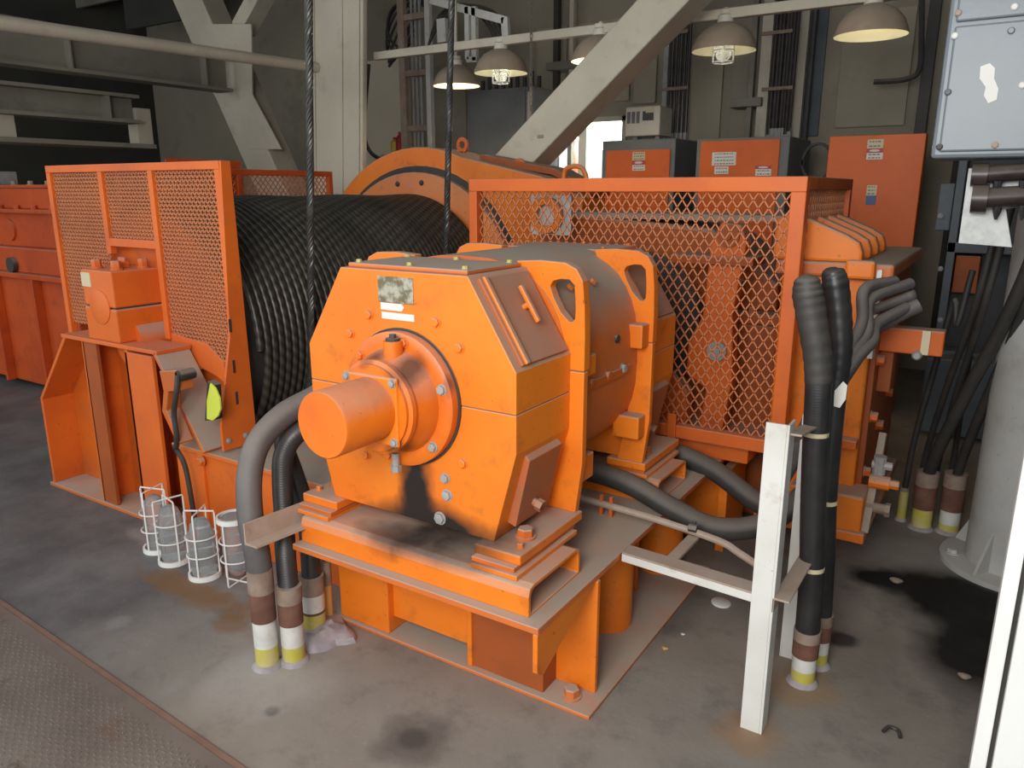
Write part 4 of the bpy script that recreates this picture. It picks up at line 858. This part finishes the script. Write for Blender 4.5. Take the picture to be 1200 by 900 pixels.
G().ring([V((hq.x+.13*math.cos(k*math.pi/10), 6.9, hq.z+.16*math.sin(k*math.pi/10))) for k in range(20)], [V((hq.x+.105*math.cos(k*math.pi/10), 6.9, hq.z+.135*math.sin(k*math.pi/10))) for k in range(20)], (0,.03,0)).build('side_handle', 'dark_cabinet', T2, bevel=.004)
G().box(b2.x, hq.x-.1, 6.9, 6.93, hq.z-.02, hq.z+.02).build('handle_arm', 'dark_cabinet', T2)
# blue-grey rack at right
YK = 6.0
q0 = at(1092, 420, 'y', YK); q1 = at(1190, 180, 'y', YK); zt = q1.z
RK = thing('equipment_rack', ((q0.x+q1.x)/2, YK+.2, 0), 'dark blue-grey equipment rack under the junction box', 'rack')
G().box(q0.x, q1.x+.3, YK+.25, YK+.3, .0, 2.5).build('back_panel', 'dark_cabinet', RK)
for x in (q0.x, q0.x+.44): G().box(x, x+.05, YK, YK+.25, 0, 2.5).build('upright', 'blue_grey', RK, bevel=.004)
for py in (290, 418): z = at(1120, py, 'y', YK).z; G().box(q0.x, q1.x+.3, YK, YK+.25, z-.035, z+.035).build('shelf_bar', 'blue_grey', RK, bevel=.004)
p_ = at(1115, 342, 'y', YK+.1); r_ = at(1150, 300, 'y', YK+.1); G().box(p_.x, r_.x, YK+.06, YK+.25, p_.z, r_.z).build('relay_box', 'orange_brown', RK, bevel=.006); tag(RK.children[-1], 'dull brown relay box')
p_ = at(1095, 270, 'y', YK+.05); r_ = at(1120, 215, 'y', YK+.05); G().box(p_.x, r_.x, YK+.05, YK+.25, p_.z, r_.z).build('rack_box', 'blue_grey', RK, bevel=.006)
p_ = at(1078, 472, 'y', YK-.2); r_ = at(1150, 425, 'y', YK-.2); G().box(p_.x, r_.x+.2, YK-.2, YK+.24, .02, r_.z).build('base_cabinet', 'blue_grey', RK, bevel=.01)
for py in (253, 315, 375): q_ = at(1102, py, 'y', YK-.004); bolt(RK, (q_.x, YK, q_.z), (0,-1,0), .014, .012, 'grey_metal')
# grey junction box at upper right
YJ = 2.9
JB = thing('junction_box', (.1, YJ+.1, 1.75), 'large light grey junction box at the upper right corner', 'electrical box')
jx0 = at(1090, 186, 'y', YJ).x; jz0 = at(1090, 186, 'y', YJ).z
G().box(jx0, .45, YJ, YJ+.28, jz0, 2.75).build('box_body', 'grey_box', JB, bevel=.012)
G().box(jx0+.022, .43, YJ-.012, YJ, jz0+.02, at(1110, 30, 'y', YJ).z-.006).build('cover_plate', 'grey_box', JB, bevel=.006)
G().box(jx0+.022, .43, YJ-.012, YJ, at(1110, 30, 'y', YJ).z+.006, 2.7).build('cover_plate', 'grey_box', JB, bevel=.006)
for px, py, m in ((1101,172,'dark_steel'),(1166,170,'rust_steel'),(1119,42,'sign_white'),(1185,36,'grey_box'),(1189,8,'sign_white'),(1123,15,'rust_steel'),(1111,108,'blue_grey'),(1198,100,'sign_white')):
    q_ = at(px, py, 'y', YJ-.012); G().lathe((q_.x, YJ-.012, q_.z), (0,-1,0), [(.010,0),(.010,.004),(.007,.007)], 14).build('cover_screw', m, JB, smooth=True)
G().prism([at(px, py, 'y', YJ-.0125) for px, py in [(1149,78),(1160,74),(1166,80),(1165,92),(1170,104),(1168,117),(1158,121),(1153,112),(1155,102),(1148,92)]], (0,-.0015,0)).build('torn_label_remnant', 'sign_white', JB)
for px in (1109, 1194):
    q_ = at(px, 190, 'y', YJ+.2); 
G().box(.18, .26, YJ+.12, YJ+.22, 0, jz0).build('support_post', 'blue_grey', JB, bevel=.006)
# galvanised plate and greasy pipes under the box
YP = 3.02
GPp = [at(px, py, 'y', YP) for px, py in [(1135,197),(1215,197),(1215,240),(1179,245),(1186,290),(1123,285)]]
tag(G().prism(GPp, (0,.012,0)).build('galvanized_plate', 'galvanized', bevel=.002), 'bright galvanized bracket plate hanging under the junction box', 'plate')
for i, (py, r_, lab) in enumerate([(205,.027,'upper greasy dark pipe stub below the junction box'), (233,.034,'lower thicker greasy dark pipe stub below the junction box')]):
    q0_ = at(1145, py, 'y', YP-.05); t = thing('greasy_pipe', tuple(q0_), lab, 'pipe')
    G().cyl(q0_, q0_+V((.45,.05,.03)), r_, n=16).build('pipe', 'oily_pipe', t, smooth=True); G().cyl(q0_-V((.015,0,0)), q0_+V((.03,0,0)), r_*1.35, n=12).build('end_collar', 'oily_pipe', t, smooth=True)
    for k in range(4): u_ = q0_ + V((.06+.07*k, -.0, -.02)); G().lathe(u_, (0,0,-1), [(.014,0),(.012,.02),(.004,.045)], 8).build('grease_clump', 'black_rubber', t, smooth=True)
# round white column with flange
CX, CYY, CR = .225, 3.86, .20
RCn = thing('round_column', (CX, CYY, 0), 'round white painted column bolted to the floor at right', 'column')
G().lathe((CX,CYY,0), (0,0,1), [(.30,0),(.30,.022),(.294,.026)], 48).build('base_flange', 'column_white', RCn, smooth=True)
G().lathe((CX,CYY,.02), (0,0,1), [(CR,0),(CR,1.72)], 40).build('shaft', 'column_white', RCn, smooth=True)
for k in range(4):
    t = math.pi/4 + k*math.pi/2 + .2; c_, s_ = math.cos(t), math.sin(t)
    G().prism([V((CX+(CR-.005)*c_, CYY+(CR-.005)*s_, .026)), V((CX+.285*c_, CYY+.285*s_, .026)), V((CX+(CR-.005)*c_, CYY+(CR-.005)*s_, .22))], (-.012*s_, .012*c_, 0)).build('gusset', 'column_white', RCn)
    t += math.pi/4; bolt(RCn, (CX+.25*math.cos(t), CYY+.25*math.sin(t), .026), (0,0,1), .022, .022, 'column_white')
# white steel door at the right edge
WD = thing('white_door', (.4, 1.82, 0), 'white steel door and frame cutting the right edge', 'door')
G().box(.088, .118, 1.80, 1.86, 0, 1.6).build('door_frame', 'white_clean', WD, bevel=.003)
G().box(.118, .128, 1.82, 1.86, 0, 1.6).build('door_gap', 'dark_steel', WD)
G().box(.128, .80, 1.79, 1.85, 0, 1.6).build('door_leaf', 'white_clean', WD, bevel=.004)

# ================================================================== floor conduits with hoses
def floor_conduit(x, y, r, bands, path, hose_m, hose_r, label, cat='conduit', group=None, cuff=True, base=True, boot=None):
    """painted pipe stub in the floor, coupling on top, hose from there along path (points above the stub)"""
    t = thing('floor_conduit', (x, y, 0), label, cat, group); z = 0.0
    if base: G().lathe((x,y,0), (0,0,1), [(r*1.35,0),(r*1.25,.008),(r*1.03,.016)], 20).build('grout_collar', 'grout', t, smooth=True)
    for m, h, rr in bands:
        G().lathe((x,y,z), (0,0,1), [(r*rr,0),(r*rr,h)], 24).build({'stub_yellow':'yellow_band','stub_white':'white_band','rust':'rusty_band','coupling':'coupling_collar','stub_orange':'orange_band'}[m], m, t, smooth=True); z += h
    pts = smoothpath([(x, y, z-.03)] + [tuple(p) for p in path], 8)
    G().tube(pts, hose_r, 16).build('hose', hose_m, t, smooth=True)
    g = G()
    if cuff and hose_m == 'black_rubber':   # fine ribs of the hose
        L = 0
        for i in range(1, len(pts)): L += (pts[i]-pts[i-1]).length
        acc = 0; nxt = .02
        for i in range(1, len(pts)):
            sg = (pts[i]-pts[i-1]); l_ = sg.length; d_ = sg.normalized() if l_ else V((0,0,1))
            while l_ > 0 and nxt < acc + l_:
                c_ = pts[i-1] + d_*(nxt-acc); g.lathe(c_-d_*.003, d_, [(hose_r*.99,0),(hose_r*1.014,.003),(hose_r*.99,.006)], 16, cap=False); nxt += .009
            acc += l_
        g.build('hose_ribs', hose_m, t, smooth=True); tag(t.children[-1], kind='stuff')
    return t
ST = [('stub_yellow', .07, 1.0), ('stub_white', .085, 1.0), ('rust', .085, 1.05), ('coupling', .06, 1.09)]
# left group, in front of the winch bed
floor_conduit(-2.03, 1.56, .041, [('stub_yellow', .085, 1.0), ('stub_white', .10, 1.0), ('rust', .11, 1.05), ('coupling', .085, 1.09)], [(-2.035,1.56,.44),(-2.06,1.565,.56),(-2.09,1.60,.70),(-2.10,1.66,.80),(-2.08,1.76,.875),(-2.05,1.90,.92),(-2.03,2.05,.99),(-2.03,2.2,1.05)], 'grey_hose', .044, 'grey-brown floor hose nearest the camera curving up behind the motor')
floor_conduit(-1.972, 1.63, .041, ST, [(-2.01,1.66,.40),(-2.05,1.70,.52),(-2.075,1.725,.64),(-2.08,1.745,.73),(-2.055,1.79,.80),(-2.02,1.88,.82),(-2.0,2.0,.80)], 'black_rubber', .036, 'black ribbed floor hose between the grey hose and the skid bracket')
floor_conduit(-2.045, 1.80, .043, [('stub_yellow', .09, 1.0), ('rust', .01, 1.02), ('stub_white', .07, 1.0), ('coupling', .07, 1.06)], [(-2.065,1.82,.40),(-2.09,1.83,.50),(-2.12,1.82,.62),(-2.15,1.81,.73),(-2.155,1.83,.80),(-2.12,1.90,.85),(-2.08,2.02,.86)], 'black_rubber', .036, 'black ribbed floor hose closest to the skid with white and yellow stub')
floor_conduit(-2.06, 1.885, .020, [('stub_orange', .16, 1.0), ('coupling', .10, 1.15)], [(-2.06,1.885,.36),(-2.055,1.885,.50)], 'grey_hose', .010, 'thin orange-painted conduit stub beside the skid corner', cuff=False)
# lump of grout around the left stubs
g = G(); random.seed(5)
N_ = 26
ring0 = [(-2.00+ (.12+.02*math.sin(2*math.pi*k/N_*3)+.012*math.sin(2*math.pi*k/N_*7))*math.cos(2*math.pi*k/N_), 1.80+(.11+.015*math.sin(2*math.pi*k/N_*4))*math.sin(2*math.pi*k/N_)) for k in range(N_)]
vs_ = []
for s_, h in ((1, 0), (.92, .02), (.7, .032), (.4, .040), (.12, .042)):
    for k, (x, y) in enumerate(ring0): vs_.append((-2.0+(x+2.0)*s_, 1.80+(y-1.80)*s_, h*(1+.22*math.sin(2*math.pi*k/N_*3+s_*9))))
fs_ = [(i*N_+k, i*N_+(k+1) % N_, (i+1)*N_+(k+1) % N_, (i+1)*N_+k) for i in range(4) for k in range(N_)] + [tuple(range(4*N_, 5*N_))]
g.add(vs_, fs_); tag(g.build('grout_mound', 'grout', smooth=True), 'lumpy pale purple grout mound around the left conduit stubs', 'grout')
# right pair with black taped boots
ST2 = [('stub_yellow', .055, 1.0), ('stub_white', .050, 1.0), ('rust', .060, 1.08), ('coupling', .038, 1.10)]
def boot(t, pts, rs, m='black_rubber'):
    P = smoothpath(pts, 8); n = len(P); R = []
    for i in range(n):
        f = i/(n-1)*(len(rs)-1); j = min(int(f), len(rs)-2); R.append((rs[j] + (rs[j+1]-rs[j])*(f-j))*(1+.025*math.sin(i*1.9)))
    G().tube(P, R, 18).build('taped_boot', m, t, smooth=True)
def clip(t, x, y, z, r, m='sign_cream'): G().lathe((x,y,z), (0,0,1), [(r,0),(r,.014)], 18).build('cable_tie', m, t, smooth=True)
t1 = floor_conduit(-.395, 2.49, .040, ST2, [(-.40,2.485,.40),(-.415,2.47,.65),(-.425,2.455,.87),(-.43,2.45,1.0),(-.435,2.45,1.10)], 'black_rubber', .040, 'black ribbed hose beside the white stand with a taped boot, nearer one')
boot(t1, [(-.432,2.45,1.07),(-.445,2.45,1.16),(-.472,2.45,1.27),(-.490,2.45,1.34),(-.497,2.45,1.385),(-.499,2.45,1.40)], [.042,.043,.045,.046,.036,.010], 'dusty_black')
clip(t1, -.430, 2.452, .90, .0435); clip(t1, -.404, 2.482, .43, .043)
t2 = floor_conduit(-.375, 2.62, .036, ST2, [(-.385,2.615,.40),(-.40,2.61,.65),(-.405,2.605,.87),(-.405,2.60,1.0),(-.405,2.60,1.08)], 'black_rubber', .035, 'black ribbed hose with a taped boot, behind the nearer boot hose')
boot(t2, [(-.405,2.60,1.06),(-.405,2.60,1.15),(-.42,2.60,1.26),(-.44,2.60,1.36),(-.452,2.60,1.40),(-.454,2.60,1.412)], [.036,.038,.040,.041,.033,.010])
clip(t2, -.400, 2.610, .62, .038)
G().prism([at(px, py, 'y', 2.555) for px, py in [(978,458),(988,447),(993,452),(991,468),(984,478),(977,476)]], (0,.004,0)).build('white_tape_patch', 'sign_white', t2)
# grey cables from behind the stand up to the gland on the bearing case
for i, (o, lab) in enumerate([(0,'grey cable loop nearest the boots'), (1,'grey cable in the middle of the looped bunch'), (2,'grey cable of the looped bunch ending lowest')]):
    ox = .035*i; end = [(-.34,3.25,1.31),(-.29,3.30,1.30),(-.29,3.28,1.21)][i]; mid = [(-.42,3.10,1.29),(-.40,3.12,1.25),(-.37,3.14,1.16)][i]
    pth = smoothpath([(-.62,2.95,.52),(-.585+ox*.3,2.90,.66),(-.54+ox*.4,2.88,.80),(-.49+ox*.5,2.90,.93),(-.44+ox*.6,2.97,1.06),(-.41+ox*.6,3.05,1.17-.03*i),mid,end], 8)
    tag(G().tube(pth, .022, 10).build('grey_cable', 'grey_hose', smooth=True), lab + ' right of the boot hoses', 'cable', 'grey cables looping to the bearing case')
GLd = thing('cable_gland_cluster', (-.25, 3.34, 1.1), 'grey taped cable lugs at the end of the looped cables', 'cable lugs')
G().tube(smoothpath([(-.40,3.20,1.20),(-.35,3.26,1.22),(-.29,3.30,1.25),(-.265,3.30,1.26)], 5), [.02]*15+[.012], 10).build('lug', 'grey_hose', GLd, smooth=True)
G().tube(smoothpath([(-.42,3.18,1.12),(-.37,3.24,1.14),(-.30,3.28,1.19),(-.25,3.30,1.22)], 5), .028, 10).build('lug', 'grey_hose', GLd, smooth=True)
# right rear stubs with dark cables rising to the column
RX = [(-.27,4.15,.022,[('stub_yellow',.16,1.0),('coupling',.02,1.0)],(-.14,4.0,1.05),.014,'thin yellow floor stub with a dark cable left of the column'), (-.175,4.10,.046,[('stub_yellow',.11,1.0),('rust',.12,1.1),('coupling',.07,1.12)],(.10,3.62,1.42),.028,'rusty floor stub with a black hose left of the column'), (-.055,4.12,.046,[('stub_yellow',.05,1.0),('stub_white',.07,1.0),('rust',.12,1.1),('coupling',.07,1.12)],(.13,3.62,1.42),.022,'rusty floor stub with a black hose closest to the column')]
for x, y, r_, bands, top, hr, lab in RX:
    tx, ty, tz = top; floor_conduit(x, y, r_, bands, [(x+(tx-x)*.12, y+(ty-y)*.15, .45), (x+(tx-x)*.45, y+(ty-y)*.5, .80), (x+(tx-x)*.8, y+(ty-y)*.8, 1.15), top, (tx+.03, ty, tz+.25)], 'dusty_black', hr, lab, cuff=False)
for i, (x0, y0, x1_, y1_) in enumerate([(-.16,4.35,-.04,3.62), (-.10,4.45,-.06,3.9), (-.22,4.3,-.07,3.66)]):
    tag(G().tube(smoothpath([(x0,y0,.0),(x0+.02,y0-.1,.35),(x0+(x1_-x0)*.5,(y0+y1_)/2,.75),(x1_,y1_,1.2),(x1_+.04,y1_-.05,1.6)], 8), .015, 10).build('black_cable', 'dusty_black', smooth=True), ['dusty black cable slanting up left of the round column', 'rearmost dusty black cable slanting up beside the round column', 'leftmost dusty black cable slanting up toward the junction box'][i], 'cable', 'black cables slanting up by the column')
# ================================================================== white angle-iron stand
WS2 = thing('cable_stand', (-.47, 2.35, 0), 'white painted angle-iron stand in front of the cables', 'stand')
def angle(p0, p1, a, th, nm, m, e1, e2):
    """equal angle section along p0->p1, legs along e1 and e2"""
    p0 = V(p0); e1 = V(e1); e2 = V(e2); pts = [p0, p0+e1*a, p0+e1*a+e2*th, p0+e1*th+e2*th, p0+e1*th+e2*a, p0+e2*a]
    return G().prism(pts, V(p1)-p0).build(nm, m, WS2, bevel=.002)
G().box(-.508, -.449, 2.14, 2.148, 0, 1.01).build('front_post', 'white_paint', WS2, bevel=.002)
G().box(-.449, -.441, 2.14, 2.21, 0, 1.01).build('post_leg', 'white_paint', WS2, bevel=.002)
angle((-.50,2.60,0), (-.50,2.60,.92), .05, .007, 'rear_post', 'white_paint', X, Y)
angle((-.455,2.152,.985), (-.47,2.62,.90), .045, .007, 'top_rail', 'rust_steel', X, -Z)
angle((-.447,2.14,.475), (-.447,2.62,.46), .05, .007, 'middle_rail', 'rust_steel', X, -Z)
G().prism([V((-.960,2.200,.452)), V((-.960,2.200,.425)), V((-.960,2.207,.425)), V((-.960,2.207,.452))], (.452,-.052,.012)).build('long_rail', 'white_paint', WS2, bevel=.001)
G().prism([V((-.960,2.200,.452)), V((-.960,2.200,.459)), V((-.960,2.265,.459)), V((-.960,2.265,.452))], (.452,-.052,.012)).build('long_rail_top', 'rust_steel', WS2, bevel=.001)
G().bar((-.80,2.20,.455), (-.80,2.46,.45), .04, .012).build('short_arm', 'rust_steel', WS2, bevel=.002)
tag(WS2.children[-1], 'dusty short arm carrying the pipe')
# pipe and big black hose passing under the cage
PI = thing('small_pipe', (-1.0, 2.45, .45), 'thin rusty pipe running from the skid toward the white stand', 'pipe')
G().tube(smoothpath([(-1.45,2.46,.505),(-1.10,2.46,.492),(-.90,2.46,.480),(-.70,2.44,.468),(-.62,2.40,.462),(-.52,2.34,.455)], 6), .013, 8).build('pipe', 'rust_steel', PI, smooth=True)
G().cyl((-.80,2.455,.46), (-.80,2.455,.515), .008, n=8).cyl((-.815,2.445,.49), (-.785,2.445,.49), .014, n=6).build('clamp', 'dark_steel', PI)
for x in (-1.17, -1.13): G().box(x, x+.012, 2.455, 2.467, .45, .53).build('pipe_support', 'orange_dull', PI)
tag(G().tube(smoothpath([(-1.85,2.62,.55),(-1.45,2.60,.56),(-1.15,2.60,.545),(-.93,2.60,.475),(-.78,2.62,.43),(-.64,2.70,.44),(-.54,2.86,.50),(-.50,3.0,.58),(-.53,3.14,.62)], 8), .042, 16).build('black_hose', 'dusty_black', smooth=True), 'thick black hose sagging between the skid and the stand', 'hose')
tag(G().tube(smoothpath([(-1.6,3.15,.52),(-1.2,3.12,.52),(-.95,3.11,.47),(-.75,3.08,.38),(-.6,3.03,.37)], 8), .045, 14).build('black_hose', 'dusty_black', smooth=True), 'second thick black hose under the cage bottom rail', 'hose')
# ================================================================== caged glass lamp covers on the floor
def jar(x, y, rot, upside, label, tilt=0.0):
    R_, Hh = .066, .31
    t = thing('caged_lamp_glass', (x, y, 0), label, 'lamp cover', 'caged glass lamp covers on the floor')
    t.rotation_euler = (tilt, 0, rot); zz = (lambda h: Hh-h) if upside else (lambda h: h)
    def P(rx, ry, h): return V((x+rx, y+ry, zz(h)))
    def rg(h, r0, hh, nm): G().ring([P(r0*math.cos(k*math.pi/12), r0*math.sin(k*math.pi/12), h) for k in range(24)], [P((r0-.009)*math.cos(k*math.pi/12), (r0-.009)*math.sin(k*math.pi/12), h) for k in range(24)], (0,0,-hh if upside else hh)).build(nm, 'white_clean', t)
    rg(0, R_+.004, .022, 'base_ring')
    for h in (.11, .195): 
        G().tube([P(R_*math.cos(k*math.pi/12), R_*math.sin(k*math.pi/12), h) for k in range(26)], .0034, 6, cap=False).build('hoop_wire', 'white_clean', t, smooth=True)
    for k in range(2):
        a_ = k*math.pi/2; c_, s_ = math.cos(a_), math.sin(a_)
        G().tube([P(R_*c_, R_*s_, .01), P(R_*c_, R_*s_, Hh-.012), P(R_*.97*c_, R_*.97*s_, Hh-.003), P(-R_*.97*c_, -R_*.97*s_, Hh-.003), P(-R_*c_, -R_*s_, Hh-.012), P(-R_*c_, -R_*s_, .01)], .0038, 6).build('cage_wire', 'white_clean', t, smooth=True)
    prof = [(.050,.004),(.053,.02),(.055,.16),(.051,.215),(.040,.252),(.022,.272),(.004,.278)]
    if upside: G().lathe((x,y,Hh), (0,0,-1), prof, 24, cap=True).build('glass_dome', 'glass', t, smooth=True)
    else: G().lathe((x,y,0), (0,0,1), prof, 24, cap=True).build('glass_dome', 'glass', t, smooth=True)
jar(-3.19, 1.90, .3, False, 'caged glass lamp cover farthest left, nearest the pedestal')
jar(-3.02, 1.865, -.25, False, 'second caged glass lamp cover from the left')
jar(-2.785, 1.855, .55, False, 'third caged glass lamp cover, nearest the camera with its dome up')
jar(-2.615, 1.90, .2, True, 'upside down caged glass lamp cover beside the grey hose')
# ================================================================== small litter
q = fl_ = at(845, 707, 'z', 0)
tag(G().lathe((q.x, q.y, 0), (.05,.03,1), [(.040,0),(.040,.006),(.034,.010)], 24).build('plastic_lid', 'white_clean', smooth=True), 'white round lid lying on the floor under the stand rail', 'lid')
def pebble(px, py, r_, m, label):
    q_ = at(px, py, 'z', 0); bm = bmesh.new(); bmesh.ops.create_icosphere(bm, subdivisions=2, radius=r_)
    for v_ in bm.verts: v_.co = V((v_.co.x*(1+.25*math.sin(v_.co.y/r_*3)), v_.co.y*.8, v_.co.z*.45)) + V((0,0,r_*.42))
    me_ = bpy.data.meshes.new('pebble'); bm.to_mesh(me_); bm.free(); me_.materials.append(MAT[m]); o = bpy.data.objects.new('debris_chip', me_); COL.objects.link(o); o.location = (q_.x, q_.y, 0); tag(o, label, 'debris')
pebble(779, 761, .012, 'stub_orange', 'small tan chip on the floor right of the skid'); pebble(800, 744, .008, 'sign_white', 'tiny white chip on the floor below the white lid'); pebble(1050, 683, .025, 'coupling', 'grey stone chip in the black oil stain'); pebble(1130, 795, .02, 'coupling', 'pale chip at the edge of the oil near the white door')
tag(G().tube(smoothpath([at(1035,857,'z',.008), at(1042,852,'z',.01), at(1052,856,'z',.008), at(1055,864,'z',.008)], 6), .006, 8).build('rubber_scrap', 'black_rubber', smooth=True), 'curled black rubber scrap on the bottom right floor', 'debris')
